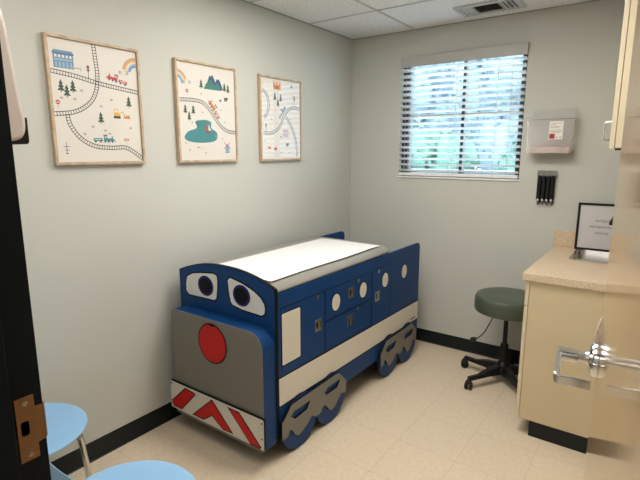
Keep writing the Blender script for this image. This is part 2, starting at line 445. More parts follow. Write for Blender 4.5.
# strike plate let into the latch jamb: T-shaped plate with a curved lip and a latch hole
xs = DX0 + .0012
sy0, sy1, sz0, sz1, sc = YF - .035, YF - .003, .976, 1.100, 1.04
s = MB()
outer = [(sy0, sz0), (sy1, sz0), (sy1, sc - .036), (sy1 + .013, sc - .034), (sy1 + .013, sc + .034), (sy1, sc + .036), (sy1, sz1), (sy0, sz1)]
hole = rounded(YF - .029, YF - .015, sc - .014, sc + .014, .004, 3)
loop = outer + [outer[0]] + hole[::-1] + [hole[-1]]
s.prism(loop, 0, xs - .0012, xs + .0006)
lip = [(sy1 + .011, xs - .0012), (sy1 + .016, xs - .003), (sy1 + .020, xs - .008), (sy1 + .018, xs - .009), (sy1 + .014, xs - .0045), (sy1 + .011, xs - .003)]
s.prism([(x, y) for y, x in lip], 2, sc - .034, sc + .034)
sp = s.build('strike_plate', brass_m, fr, recalc=True, label='worn bronze strike plate')
MB().box(xs - .0022, xs - .0012, YF - .03, YF - .014, sc - .015, sc + .015).build('latch_pocket', dark_m, sp)
for z in (sz0 + .012, sz1 - .012):
    MB().lathe([(0.0045, 0), (.0045, .0006), (.003, .0012)], (xs + .0006, YF - .019, z), axis=0, n=14).build('screw', steel_m, sp, smooth=True)

DW, DT, DH = .938, .044, 2.10
ang = math.atan2(.93, -.110)
dr = struct_empty('door_1', (2.212, -3.118, .012), ang)
def L(mb, name, mats, parent, **k): return mb.build(name, mats, parent, world=False, **k)
L(MB().box(.003, DW, -DT, 0, 0, DH), 'door_panel', doorwood_m, dr, bevel=.002)
lx, lz = DW - .062, 1.045 - .012
def lever_set(sg):
    ros = MB().lathe([(.042, 0), (.042, .010), (.039, .015), (.030, .018), (.018, .021), (.014, .028)], (lx, 0, lz), axis=1, n=36)
    if sg < 0: ros.v = [(x, -y - DT, z) for x, y, z in ros.v]
    ro = L(ros, 'rosette', chrome_m, dr, smooth=True)
    n_ = MB().lathe([(.0115, .02), (.0115, .043), (.0165, .044), (.0165, .086), (.0145, .088)], (lx, 0, lz), axis=1, n=24)
    if sg < 0: n_.v = [(x, -y - DT, z) for x, y, z in n_.v]
    nk = L(n_, 'spindle_neck', chrome_m, dr, smooth=True, label='chrome lever neck')
    y_out, th, hh, ln = .090, .012, .0125, .108
    path = [(.013, y_out), (-ln + .012, y_out), (-ln + .004, y_out - .003), (-ln, y_out - .010), (-ln, .016), (-ln + .006, .016), (-ln + .007, y_out - .012), (-ln + .012, y_out - th), (.013, y_out - th)]
    if sg < 0: path = [(x, -y - DT) for x, y in path]
    lv_ = MB().prism(path, 2, -hh, hh); dp_ = R(13)
    lv_.v = [(lx + x * math.cos(dp_) - z * math.sin(dp_) , y, lz + z * math.cos(dp_) + x * math.sin(dp_)) for x, y, z in lv_.v]
    L(lv_, 'lever_handle', chrome_m, dr, bevel=.002)
lever_set(1); lever_set(-1)
# pale curved piece just above the latch
ch = [(.0005, .036), (.0095, .037), (.0105, .055), (.0078, .074), (.0035, .093), (.0006, .100)]
L(MB().prism([(y, lz + z) for y, z in ch], 0, lx + .02, lx + .028), 'curved_pale_piece', pale_piece_m, dr, label='pale curved piece standing out above the rosette')
L(MB().box(DW - .0005, DW + .0015, -DT / 2 - .013, -DT / 2 + .013, lz - .028, lz + .028), 'latch_plate', steel_m, dr)
for z in (.2, 1.02, 1.85):
    L(MB().lathe([(.007, 0), (.007, .11)], (0.0, .004, z), n=16), 'hinge_knuckle', steel_m, dr, smooth=True)
# ------------------------------------------------------------ window blind
bl = thing('window_blind', 'white horizontal slat blind hanging in the window on the back wall', 'window blind', (.912, -.0, WZ0))
MB().box(WX0 + .004, WX1 + .004, -.030, -.018, 2.168, 2.243).build('valance', mat('valance_white', (0.46, 0.45, 0.43), .45, noise=.01), bl, bevel=.003)
MB().box(WX0 + .01, WX1 - .01, -.016, .030, 2.19, 2.235).build('head_rail', blind_m, bl)
nsl = 18; zt, zb = 2.150, 1.392
tilt = R(18)
for k in range(nsl):
    z = zt + (zb - zt) * k / (nsl - 1)
    pr = []
    for t in (-1, -.5, 0, .5, 1):
        yy = .008 + .024 * t * math.cos(tilt); zz = z - .024 * t * math.sin(tilt) + .0012 * (1 - t * t)
        pr.append((yy, zz))
    prof2 = [(a, b + .0017) for a, b in pr] + [(a, b - .0017) for a, b in pr[::-1]]
    MB().prism(prof2, 0, WX0 + .006, WX1 - .006).build('slat', blind_m, bl)
MB().box(WX0 + .006, WX1 - .006, -.016, .032, WZ0 + .006, WZ0 + .028).build('bottom_rail', blind_m, bl, bevel=.004)
for x in (.535, .905, 1.29):
    for y in (-.019, .033):
        MB().box(x - .0015, x + .0015, y - .0006, y + .0006, WZ0 + .02, 2.19).build('ladder_cord', cord_m, bl)
MB().tube([(.515, -.033, 2.17), (.513, -.034, 1.9), (.515, -.030, 1.32)], .0018, 6).build('pull_cord', cord_m, bl)
MB().tube([(1.20, -.033, 2.17), (1.201, -.034, 1.75), (1.20, -.031, 1.33)], .0018, 6).build('pull_cord', cord_m, bl)

# ------------------------------------------------------------ ceiling troffer lights, added front fill and vent
def troffer(x0, x1, y0, y1, m_, label, name='ceiling_light'):
    t = thing(name, label, 'ceiling light', ((x0 + x1) / 2, (y0 + y1) / 2, H))
    f = MB(); e = .025
    f.box(x0, x1, y0, y0 + e, H - .012, H - .0005).box(x0, x1, y1 - e, y1, H - .012, H - .0005).box(x0, x0 + e, y0 + e, y1 - e, H - .012, H - .0005).box(x1 - e, x1, y0 + e, y1 - e, H - .012, H - .0005)
    f.build('light_frame', tbar_m, t)
    MB().box(x0 + e, x1 - e, y0 + e, y1 - e, H - .009, H - .001).build('diffuser', m_, t)
troffer(.58, 1.76, -1.80, -1.23, lamp_m, 'rectangular flush ceiling light over the middle of the exam room')
troffer(.58, 1.76, -3.02, -2.45, front_fill_m, 'unseen fill light panel added to the ceiling just inside the exam room doorway')  # out-of-view fill added to brighten the left wall and table front
troffer(1.1, 2.1, -4.7, -4.15, hlamp_m, 'rectangular flush ceiling light in the corridor outside the door')

vt = thing('ceiling_vent', 'white rectangular air vent with dark louvres in the ceiling above the window', 'vent', (1.19, -.25, H))
vx0, vx1, vy0, vy1 = .985, 1.380, -.375, -.145
f = MB(); zc0, zc1 = H - .013, H - .0005
f.box(vx0, vx1, vy0, vy0 + .028, zc0, zc1).box(vx0, vx1, vy1 - .028, vy1, zc0, zc1).box(vx0, vx0 + .03, vy0 + .028, vy1 - .028, zc0, zc1).box(vx1 - .03, vx1, vy0 + .028, vy1 - .028, zc0, zc1)
f.box(1.094, 1.100, vy0 + .028, vy1 - .028, zc0, zc1).box(1.252, 1.258, vy0 + .028, vy1 - .028, zc0, zc1)
f.build('vent_frame', ventw_m, vt, bevel=.002)
MB().box(vx0 + .03, vx1 - .03, vy0 + .028, vy1 - .028, H - .003, H - .0008).build('duct_opening', dark_m, vt)
for k in range(6):
    y = vy0 + .042 + k * .027
    MB().prism([(y - .006, H - .011), (y - .005, H - .0115), (y + .004, H - .0045), (y + .003, H - .004)], 0, 1.102, 1.250).build('louvre', mat('louvre_dark', (0.06, 0.06, 0.06), .6, noise=.05), vt)
for k in range(4):
    x = 1.266 + k * .026
    MB().prism([(x, H - .012), (x + .009, H - .012), (x + .0105, H - .004), (x + .0015, H - .004)], 1, vy0 + .03, vy1 - .03).build('louvre', ventw_m, vt)
    x2 = 1.020 + k * .0185
    MB().prism([(x2, H - .012), (x2 + .015, H - .012), (x2 + .0158, H - .004), (x2 + .001, H - .004)], 1, vy0 + .03, vy1 - .03).build('louvre', ventw_m, vt)

# ------------------------------------------------------------ framed railway prints on the left wall
PC = {'pblue': (0.13, 0.26, 0.42), 'pred': (0.55, 0.05, 0.05), 'pteal': (0.06, 0.24, 0.26), 'porange': (0.62, 0.22, 0.06), 'ppink': (0.60, 0.33, 0.36),
      'ptree': (0.03, 0.08, 0.05), 'pblack': (0.03, 0.03, 0.04), 'pgrey': (0.40, 0.38, 0.34), 'pyellow': (0.70, 0.42, 0.06), 'pwhite': (0.76, 0.73, 0.68),
      'pcream': (0.70, 0.66, 0.58), 'pnavy': (0.05, 0.09, 0.20), 'pbrown': (0.18, 0.10, 0.06), 'plblue': (0.32, 0.45, 0.60), 'prose': (0.62, 0.30, 0.24), 'pmnt': (0.05, 0.20, 0.17)}
PK = list(PC)
paper_print = mat('print_paper', (0.74, 0.70, 0.65), .5, noise=.015)
PM = [paper_print] + [mat('print_' + k, v, .5, noise=.03, nscale=60) for k, v in PC.items()]
class Print:
    """flat shapes in (u, v) metres on a print facing +x, stacked in hair-thin layers"""
    def __init__(s, y0, z0, x, flip=1): s.m = MB(); s.y0 = y0; s.z0 = z0; s.x = x; s.n = 0
    def poly(s, col, pts):
        s.n += 1; x = s.x + .0002 + .0000045 * s.n
        s.m.flat([(s.y0 + u, s.z0 + v) for u, v in pts], 0, x, PK.index(col) + 1)
    def disc(s, col, c, rx, ry=None, n=14): s.poly(col, circle(c[0], c[1], rx, ry, n=n))
    def rect(s, col, u0, u1, v0, v1): s.poly(col, [(u0, v0), (u1, v0), (u1, v1), (u0, v1)])
    def line(s, col, pts, w, lvl=None):
        for a, b in zip(pts, pts[1:]):
            s.n -= 1
            d = Vector(b) - Vector(a)
            if d.length < 1e-6: continue
            d.normalize(); n_ = Vector((-d.y, d.x)) * w / 2
            s.poly(col, [(a[0] - n_.x, a[1] - n_.y), (b[0] - n_.x, b[1] - n_.y), (b[0] + n_.x, b[1] + n_.y), (a[0] + n_.x, a[1] + n_.y)])
    def arc(s, col, c, r, w, a0, a1, n=12):
        o = circle(c[0], c[1], r, n=n, a0=a0, a1=a1); i = circle(c[0], c[1], r - w, n=n, a0=a0, a1=a1)
        for k in range(n): s.poly(col, [i[k], i[k + 1], o[k + 1], o[k]])
    def track(s, pts, g):
        p = smooth_pts(pts, 6); h = g / 2; Lr, Rr = [], []
        for k in range(len(p)):
            a = Vector(p[max(0, k - 1)]); b = Vector(p[min(len(p) - 1, k + 1)]); d = (b - a).normalized(); n_ = Vector((-d.y, d.x))
            Lr.append(tuple(Vector(p[k]) + n_ * h * .72)); Rr.append(tuple(Vector(p[k]) - n_ * h * .72))
        s.line('pblack', Lr, .0031); s.line('pblack', Rr, .0031)
        acc = 0
        for a, b in zip(p, p[1:]):
            d = Vector(b) - Vector(a); ln = d.length
            if ln < 1e-6: continue
            d.normalize(); n_ = Vector((-d.y, d.x)); t = (-acc) % .0125
            while t < ln:
                q = Vector(a) + d * t; s.line('pblack', [tuple(q - n_ * h), tuple(q + n_ * h)], .0026); t += .0125
            acc += ln
    def xf(s, c, deg):
        ca, sa = math.cos(R(deg)), math.sin(R(deg))
        return lambda u, v: (c[0] + u * ca - v * sa, c[1] + u * sa + v * ca)
    def tree(s, c, h):
        h *= 1.25; u, v = c; s.rect('pbrown', u - h * .04, u + h * .04, v - h * .5, v - h * .3)
        for k in range(3):
            y = v - h * .35 + k * h * .25; w_ = h * (.30 - .07 * k)
            s.poly('ptree', [(u - w_, y), (u - w_ * .5, y - h * .04), (u, y + h * .01), (u + w_ * .5, y - h * .04), (u + w_, y), (u + w_ * .35, y + h * .2), (u, y + h * .34), (u - w_ * .35, y + h * .2)])
    def rock(s, c, h): s.disc('pgrey', c, h * 1.25, h * .9, 8)
    def bush(s, c, h): s.disc('pmnt', c, h * .7, h * .6); s.disc('pbrown', (c[0], c[1] + h * .2), h * .35, h * .3)
    def cloud(s, c, h):
        for a, b, r in ((-.5, 0, .38), (0, .18, .5), (.5, 0, .4), (0, -.1, .5)): s.disc('pgrey' if a else 'pcream', (c[0] + a * h, c[1] + b * h), r * h, r * h * .8)
    def rainbow(s, c, r0, r1, a0, a1):
        r1 = r1 * .88; w_ = (r1 - r0) / 5
        for k, col in enumerate(('prose', 'pyellow', 'pcream', 'plblue', 'pblue')): s.arc(col, c, r1 - k * w_, w_, a0, a1)
    def stop(s, c, h): s.rect('pgrey', c[0] - .001, c[0] + .001, c[1] - h * .7, c[1]); s.disc('pred', (c[0], c[1] + h * .1), h * .28); s.rect('pwhite', c[0] - h * .18, c[0] + h * .18, c[1] + h * .04, c[1] + h * .14)
    def board(s, c, h): s.rect('pgrey', c[0] - .001, c[0] + .001, c[1] - h * .7, c[1]); s.rect('pred', c[0] - h * .4, c[0] + h * .4, c[1] - h * .08, c[1] + h * .22); s.rect('pwhite', c[0] - h * .3, c[0] + h * .3, c[1], c[1] + h * .13)
    def post(s, c, h):
        u, v = c; s.rect('pblack', u - .0012, u + .0012, v - h * .5, v + h * .5); s.rect('pblack', u - h * .3, u + h * .3, v + h * .1, v + h * .14); s.rect('pblack', u - h * .2, u + h * .25, v - h * .2, v - h * .16); s.rect('pblack', u - h * .15, u + h * .15, v - h * .52, v - h * .47)
    def bench(s, c, h): s.rect('pgrey', c[0] - h, c[0] + h, c[1], c[1] + h * .25); s.rect('pgrey', c[0] - h, c[0] - h * .8, c[1] - h * .4, c[1]); s.rect('pgrey', c[0] + h * .8, c[0] + h, c[1] - h * .4, c[1])
    def signal(s, c, h): s.rect('pblack', c[0] - .0012, c[0] + .0012, c[1] - h * .6, c[1] + h * .2); s.rect('pblack', c[0] - h * .11, c[0] + h * .11, c[1], c[1] + h * .5); s.disc('pred', (c[0], c[1] + h * .36), h * .07); s.disc('pyellow', (c[0], c[1] + h * .18), h * .07)
    def house(s, c, h, col):
        u, v = c; s.rect(col, u - h * .55, u + h * .55, v - h * .5, v + h * .25); s.rect('plblue' if col == 'pblue' else 'pcream', u - h * .5, u + h * .5, v - h * .12, v - h * .02)
        s.poly(col, [(u - h * .6, v + h * .25), (u + h * .6, v + h * .25), (u + h * .5, v + h * .42), (u - h * .5, v + h * .42)]); s.rect('pnavy', u - h * .6, u + h * .6, v + h * .23, v + h * .27)
        for k in range(-2, 3): s.rect('pwhite', u + k * h * .2 - h * .06, u + k * h * .2 + h * .06, v + h * .04, v + h * .18); s.rect('plblue', u + k * h * .2 - h * .06, u + k * h * .2 + h * .06, v - h * .45, v - h * .18)
    def train(s, c, ln, deg, col):
        mir = -1 if col in ('pred', 'porange') else 1
        ln *= 1.12; T = s.xf(c, deg); q = lambda col_, L_: s.poly(col_, [T(a * ln * mir, b * ln) for a, b in L_][::mir])
        bx = lambda col_, a, b, e, f: q(col_, [(a, e), (b, e), (b, f), (a, f)])
        bx(col, -.5, -.12, .02, .14); bx('pwhite', -.45, -.17, .07, .10); bx(col, -.05, .40, .02, .14); bx(col, -.05, .10, .02, .26); bx('pnavy', -.07, .12, .26, .29); bx('pwhite', 0, .06, .16, .22)
        bx(col, .30, .35, .14, .24); q(col, [(.40, .02), (.5, .02), (.40, .09)]); bx('pnavy', -.12, -.05, .04, .06)
        for a in (-.42, -.2, .0, .16, .32): s.disc('pnavy', T(a * ln * mir, 0), .045 * ln, n=10)
    def digger(s, c, h):
        u, v = c; s.rect('pblack', u - h * .45, u + h * .02, v - h * .32, v - h * .18); s.rect('pyellow', u - h * .42, u + h * .0, v - h * .18, v + h * .02); s.rect('pyellow', u - h * .38, u - h * .14, v + h * .02, v + h * .28); s.rect('pwhite', u - h * .34, u - h * .18, v + h * .06, v + h * .22)
        s.line('pyellow', [(u, v), (u + h * .18, v + h * .12), (u + h * .3, v - h * .12)], h * .06)
        for k in range(3): s.poly('porange', [(u + h * (.22 + k * .14), v - h * .3), (u + h * (.44 + k * .14), v - h * .3), (u + h * (.33 + k * .14), v - h * (.08 if k == 0 else .02))])
    def mountain(s, c, h):
        h *= 1.22; u, v = c[0], c[1] + .004
        s.poly('pnavy', [(u + h * .05, v - h * .3), (u + h * .62, v - h * .3), (u + h * .3, v + h * .33)])
        s.poly('pnavy', [(u - h * .45, v - h * .3), (u + h * .3, v - h * .3), (u - h * .08, v + h * .48)])
        s.poly('pwhite', [(u - h * .18, v + h * .28), (u - h * .1, v + h * .22), (u - h * .05, v + h * .29), (u + h * .02, v + h * .26), (u - h * .08, v + h * .48)]); s.poly('pwhite', [(u + h * .22, v + h * .18), (u + h * .3, v + h * .12), (u + h * .38, v + h * .18), (u + h * .3, v + h * .33)])
        s.poly('pmnt', [(u - h * .55, v - h * .34), (u + h * .5, v - h * .34), (u + h * .3, v + h * .0), (u + h * .1, v - h * .14), (u - h * .06, v + h * .16), (u - h * .25, v - h * .02), (u - h * .4, v - h * .1)])
    def bear(s, c, h):
        u, v = c; s.disc('pblack', (u, v), h * .45, h * .3); s.disc('pblack', (u + h * .42, v + h * .12), h * .2); s.rect('pblack', u - h * .4, u - h * .2, v - h * .5, v); s.rect('pblack', u + h * .15, u + h * .35, v - h * .5, v); s.rect('prose', u - h * .2, u + h * .2, v - h * .06, v + h * .06)
    def boat(s, c, h):
        h *= 1.2; u, v = c; s.poly('pbrown', [(u - h * .3, v - h * .3), (u + h * .5, v - h * .3), (u + h * .35, v - h * .48), (u - h * .2, v - h * .48)]); s.rect('pbrown', u + h * .02, u + h * .06, v - h * .3, v + h * .5)
        s.poly('pred', [(u - h * .02, v - h * .25), (u - h * .02, v + h * .45), (u - h * .32, v - h * .25)]); s.poly('pcream', [(u + h * .08, v - h * .25), (u + h * .08, v + h * .35), (u + h * .4, v - h * .25)])
    def windmill(s, c, h):
        h *= 1.15; u, v = c; s.poly('plblue', [(u - h * .25, v - h * .5), (u + h * .25, v - h * .5), (u + h * .13, v + h * .1), (u - h * .13, v + h * .1)]); s.poly('pnavy', [(u - h * .15, v + h * .1), (u + h * .15, v + h * .1), (u, v + h * .22)])
        for k in range(3): s.rect('pnavy', u - h * .22, u + h * .22, v - h * (.42 - .15 * k), v - h * (.39 - .15 * k))
        for a in (35, 145, 215, 325): s.line('pred' if a < 180 else 'pbrown', [(u, v + h * .12), (u + h * .42 * math.cos(R(a)), v + h * .12 + h * .42 * math.sin(R(a)))], h * .05)
    def ducks(s, c, h):
        for k in range(5): s.disc('pyellow' if k else 'pbrown', (c[0] + (k - 2) * h * .28, c[1] - k * h * .05), h * .07 if k else h * .12, h * .05 if k else h * .09, 8)
    def castle(s, c, h, col):
        u, v = c; s.rect(col, u - h * .4, u + h * .4, v - h * .35, v + h * .05)
        for a in (-.4, 0, .4): s.rect(col, u + h * (a - .09), u + h * (a + .09), v - h * .35, v + h * .2); s.poly('pyellow' if a else 'prose', [(u + h * (a - .13), v + h * .2), (u + h * (a + .13), v + h * .2), (u + h * a, v + h * .45)])
        s.rect('pbrown', u - h * .06, u + h * .06, v - h * .35, v - h * .12)
ART = [
[('track',0.022,[(0.219,0.539),(0.223,0.476),(0.227,0.413),(0.219,0.348),(0.193,0.293),(0.148,0.254),(0.093,0.231),(0.017,0.221)]),
 ('track',0.022,[(0.02,0.401),(0.121,0.39),(0.228,0.371),(0.329,0.359),(0.433,0.348)]),
 ('track',0.022,[(0.073,0.221),(0.082,0.177),(0.122,0.121),(0.188,0.085),(0.275,0.077),(0.352,0.077),(0.433,0.026)]),
 ('house',(0.077,0.457),0.08,'pblue'),
 ('signal',(0.185,0.418),0.05),
 ('bench',(0.133,0.422),0.02),
 ('rainbow',(0.429,0.436),0.03,0.085,1.55,3.0),
 ('cloud',(0.361,0.434),0.03),
 ('train',(0.319,0.388),0.1,-12,'pred'),
 ('train',(0.24,0.106),0.1,0,'pteal'),
 ('tree',(0.056,0.343),0.045),
 ('tree',(0.08,0.323),0.045),
 ('tree',(0.108,0.345),0.045),
 ('tree',(0.378,0.3),0.045),
 ('tree',(0.228,0.217),0.045),
 ('stop',(0.036,0.268),0.035),
 ('board',(0.351,0.115),0.032),
 ('digger',(0.327,0.241),0.075),
 ('post',(0.056,0.075),0.05),
 ('rock',(0.112,0.29),0.006),
 ('rock',(0.287,0.301),0.006),
 ('rock',(0.233,0.268),0.006),
 ('rock',(0.245,0.158),0.006),
 ('rock',(0.186,0.173),0.006),
 ('rock',(0.144,0.139),0.006),
 ('rock',(0.379,0.174),0.006),
 ('rock',(0.146,0.33),0.006),
 ('rock',(0.266,0.144),0.006),
 ('rock',(0.054,0.291),0.006)],
[('rainbow',(0.008,0.424),0.035,0.085,0.0,1.5),
 ('cloud',(0.08,0.436),0.03),
 ('mountain',(0.266,0.451),0.105),
 ('tree',(0.179,0.437),0.042),
 ('tree',(0.355,0.435),0.042),
 ('tree',(0.383,0.429),0.042),
 ('tree',(0.06,0.292),0.042),
 ('tree',(0.115,0.292),0.042),
 ('tree',(0.085,0.256),0.042),
 ('bear',(0.362,0.368),0.03),
 ('bush',(0.319,0.356),0.012),
 ('stop',(0.077,0.386),0.035),
 ('track',0.022,[(0.027,0.339),(0.112,0.343),(0.182,0.335),(0.235,0.297),(0.271,0.257),(0.308,0.216),(0.367,0.182),(0.444,0.175)]),
 ('train',(0.26,0.299),0.115,-52,'porange'),
 ('poly','pteal',[(0.125,0.222),(0.14,0.233),(0.204,0.239),(0.241,0.227),(0.241,0.196),(0.279,0.174),(0.287,0.15),(0.264,0.121),(0.169,0.11),(0.08,0.116),(0.05,0.13),(0.048,0.146),(0.075,0.172),(0.134,0.192)]),
 ('boat',(0.215,0.195),0.05),
 ('windmill',(0.362,0.088),0.065),
 ('ducks',(0.168,0.084),0.05),
 ('rock',(0.176,0.382),0.005),
 ('rock',(0.179,0.28),0.005),
 ('rock',(0.349,0.233),0.005),
 ('rock',(0.104,0.221),0.005),
 ('rock',(0.322,0.303),0.005),
 ('rock',(0.054,0.107),0.005),
 ('rock',(0.324,0.136),0.005),
 ('rock',(0.194,0.053),0.005),
 ('rock',(0.077,0.069),0.005),
 ('rock',(0.275,0.15),0.005)],
[('track',0.022,[(0.031,0.457),(0.07,0.432),(0.089,0.381),(0.079,0.32),(0.041,0.278)]),
 ('track',0.022,[(0.038,0.184),(0.125,0.187),(0.202,0.231),(0.236,0.288),(0.282,0.338),(0.352,0.365),(0.428,0.355)]),
 ('track',0.022,[(0.27,0.297),(0.337,0.215),(0.376,0.129),(0.389,0.025)]),
 ('castle',(0.176,0.498),0.075,'porange'),
 ('bush',(0.331,0.505),0.014),
 ('tree',(0.153,0.426),0.045),
 ('tree',(0.184,0.388),0.045),
 ('tree',(0.213,0.421),0.045),
 ('train',(0.237,0.323),0.1,50,'pblue'),
 ('house',(0.261,0.187),0.055,'ppink'),
 ('castle',(0.091,0.09),0.03,'porange'),
 ('castle',(0.152,0.083),0.03,'pred'),
 ('signal',(0.059,0.218),0.05),
 ('signal',(0.359,0.414),0.06),
 ('bear',(0.277,0.11),0.03),
 ('rock',(0.211,0.161),0.01),
 ('rock',(0.155,0.338),0.006),
 ('rock',(0.315,0.283),0.006),
 ('rock',(0.117,0.275),0.006),
 ('rock',(0.169,0.25),0.006),
 ('rock',(0.05,0.13),0.006),
 ('rock',(0.209,0.055),0.006),
 ('rock',(0.3,0.055),0.006),
 ('rock',(0.341,0.443),0.006)]]

def picture(y0, w_, label, art):
    z0, h_, dp, fw_ = 1.475, .552, .026, .0125
    t = thing('framed_print', label, 'picture', (0, y0 + w_ / 2, z0), group='framed railway prints on the left wall')
    f = MB(); y1 = y0 + w_; z1 = z0 + h_
    for pts in ([(y0, z0), (y1, z0), (y1 - fw_, z0 + fw_), (y0 + fw_, z0 + fw_)], [(y1, z0), (y1, z1), (y1 - fw_, z1 - fw_), (y1 - fw_, z0 + fw_)], [(y1, z1), (y0, z1), (y0 + fw_, z1 - fw_), (y1 - fw_, z1 - fw_)], [(y0, z1), (y0, z0), (y0 + fw_, z0 + fw_), (y0 + fw_, z1 - fw_)]):
        f.prism(pts, 0, .001, dp)
    f.build('picture_frame', oak_m, t, bevel=.0012)
    p = Print(y0, z0, .0160)
    p.m.box(.002, .0160, y0 + fw_, y1 - fw_, z0 + fw_, z1 - fw_)
    for a in art:
        k = a[0]
        if k == 'track': p.track(a[2], a[1])
        elif k == 'poly': p.poly(a[1], smooth_pts(a[2], 4, True))
        else: getattr(p, k)(*a[1:])
    # trim to the sheet: nothing may cross the frame's inner edge
    lo, hi, zl, zh = y0 + fw_, y1 - fw_, z0 + fw_, z1 - fw_
    p.m.v = [(x, min(hi, max(lo, y)), min(zh, max(zl, z))) for x, y, z in p.m.v]
    p.m.build('railway_print', PM, t, recalc=False)
    MB().box(.0205, .0225, y0 + fw_, y1 - fw_, z0 + fw_, z1 - fw_).build('glazing', pglass_m, t)
picture(-2.466, .446, 'wood framed print with a blue station, two crossing tracks and a yellow digger', ART[0])
picture(-1.806, .446, 'wood framed print with a teal lake, green mountains and an orange train', ART[1])
picture(-1.150, .434, 'wood framed print nearest the room corner, with a pink barn and blue train', ART[2])
# ------------------------------------------------------------ the train-shaped exam table
tb = thing('train_exam_table', 'blue and grey exam table shaped like a train, eyes and red nose in front', 'exam table', (.43, -1.07, 0))
BX0, BX1, BY0, BY1 = .078, .768, -1.868, -.240
def side_outline(zt=.87):
    return [(BY0, .12), (-1.36, .12), (-1.31, .165), (BY1, .165)] + circle(BY1 - .035, zt - .035, .035, n=8, a0=0, a1=PI / 2) + [(BY0, zt)]
sm = [blue_m, black_m]
MB().prism(side_outline(), 0, BX1 - .019, BX1, 0).build('side_panel', blue_m, tb, bevel=.0025)
MB().prism(side_outline(.892), 0, BX0, BX0 + .019, 0).build('side_panel', blue_m, tb, bevel=.0025)
# front panel with a shallow arched top
def arch_pts():
    x0, x1 = BX0 - .002, BX1 + .001; zc = .896
    pts = [(x0, .13), (x1, .13)]
    cx = (x0 + x1) / 2; hw = (x1 - x0) / 2
    for k in range(25):
        t = 1 - 2 * k / 24.0; pts.append((cx + hw * t, zc + .066 * (1 - abs(t) ** 2.2)))
    return pts
fp = MB().prism(arch_pts(), 1, BY0 - .020, BY0).build('front_panel', [blue_m], tb, bevel=.002)
edge = []
ap = [(x, z) for x, z in arch_pts()]
rim = MB(); prev = offset_poly(ap, .0032)
rim.prism(ap + [ap[0]] + [prev[0]] + prev[::-1], 1, BY0 - .0195, BY0 - .001).build('edge_band', black_m, fp)
# eyes
EL = [(0.128, 0.788), (0.13, 0.83), (0.143, 0.868), (0.188, 0.89), (0.247, 0.901), (0.350, 0.912), (0.376, 0.905), (0.380, 0.88), (0.376, 0.83), (0.368, 0.785), (0.355, 0.772), (0.247, 0.770), (0.150, 0.768)]
ER = [(0.458, 0.895), (0.465, 0.836), (0.475, 0.785), (0.490, 0.772), (0.558, 0.760), (0.685, 0.755), (0.703, 0.766), (0.708, 0.79), (0.702, 0.815), (0.680, 0.842), (0.640, 0.866), (0.563, 0.893), (0.475, 0.910)]
yf = BY0 - .020
for pts, pc in ((EL, (.289, .838)), (ER, (.553, .832))):
    e = MB().prism(pts, 1, yf, yf - .002).build('eye', cream_m, tb, label='white eye panel outlined in black')
    o = offset_poly(pts, .0075)
    MB().prism(o, 1, yf, yf - .0013).build('eye_outline', black_m, e)
    MB().prism(circle(pc[0], pc[1], .060, .055), 1, yf - .002, yf - .003).build('iris', iris_m, e)
    MB().prism(circle(pc[0], pc[1], .046, .042), 1, yf - .003, yf - .0038).build('pupil', pupil_m, e)
# nose box
NY = -1.978
no = rounded(.102, .766, .095, .702, [.01, .02, .085, .030], 8)
MB().prism(no, 1, NY + .003, yf, 0).build('nose_box', blue_m, tb, bevel=.002)
nf = MB().prism(no, 1, NY, NY + .003).build('nose_face', grey_m, tb)
c_ = (.424, .578)
MB().prism(circle(c_[0], c_[1], .106, .107, n=48), 1, NY, NY - .0012).build('nose_outline', black_m, tb)
ndisc = circle(c_[0], c_[1], .099, .100, n=48, a0=PI / 2 + .22, a1=PI / 2 + 2 * PI - .22) + [(c_[0] + .012, c_[1] + .089), (c_[0] - .010, c_[1] + .091)]
MB().prism(ndisc, 1, NY - .0012, NY - .0024).build('red_nose', red_m, tb)
gap = circle(c_[0], c_[1], .106, n=6, a0=PI / 2 - .2, a1=PI / 2 + .2) + [(c_[0] - .012, c_[1] + .0915), (c_[0] + .012, c_[1] + .0895)]
# bumper board with chevrons
bm_ = MB().prism(rounded(.076, .776, .123, .281, .008, 3), 1, NY - .001, NY - .014).build('bumper', [mat('bumper_white', (0.62, 0.59, 0.54), .45, noise=.02)], tb)
MB().prism(rounded(.0735, .7785, .1215, .2845, .009, 3), 1, NY - .001, NY - .0115).build('edge_band', black_m, bm_)
chev = [[(.205, .268), (.275, .262), (.280, .258), (.165, .140), (.100, .140), (.092, .150), (.092, .165)],
        [(.418, .268), (.555, .140), (.495, .137), (.412, .186), (.345, .140), (.268, .140)],
        [(.545, .266), (.612, .266), (.752, .134), (.748, .130), (.690, .130)]]
for p in chev:
    MB().prism(p, 1, NY - .014, NY - .0155).build('red_stripe', red_m, bm_)
    MB().prism(offset_poly(p, .006), 1, NY - .014, NY - .0147).build('stripe_outline', black_m, bm_)
for x, z in ((.088, .268), (.088, .165), (.765, .262), (.765, .180)):
    MB().lathe([(.005, 0), (.0045, -.0015), (.003, -.002)], (x, NY - .014, z), axis=1, n=12).build('screw', darksteel_m, bm_)
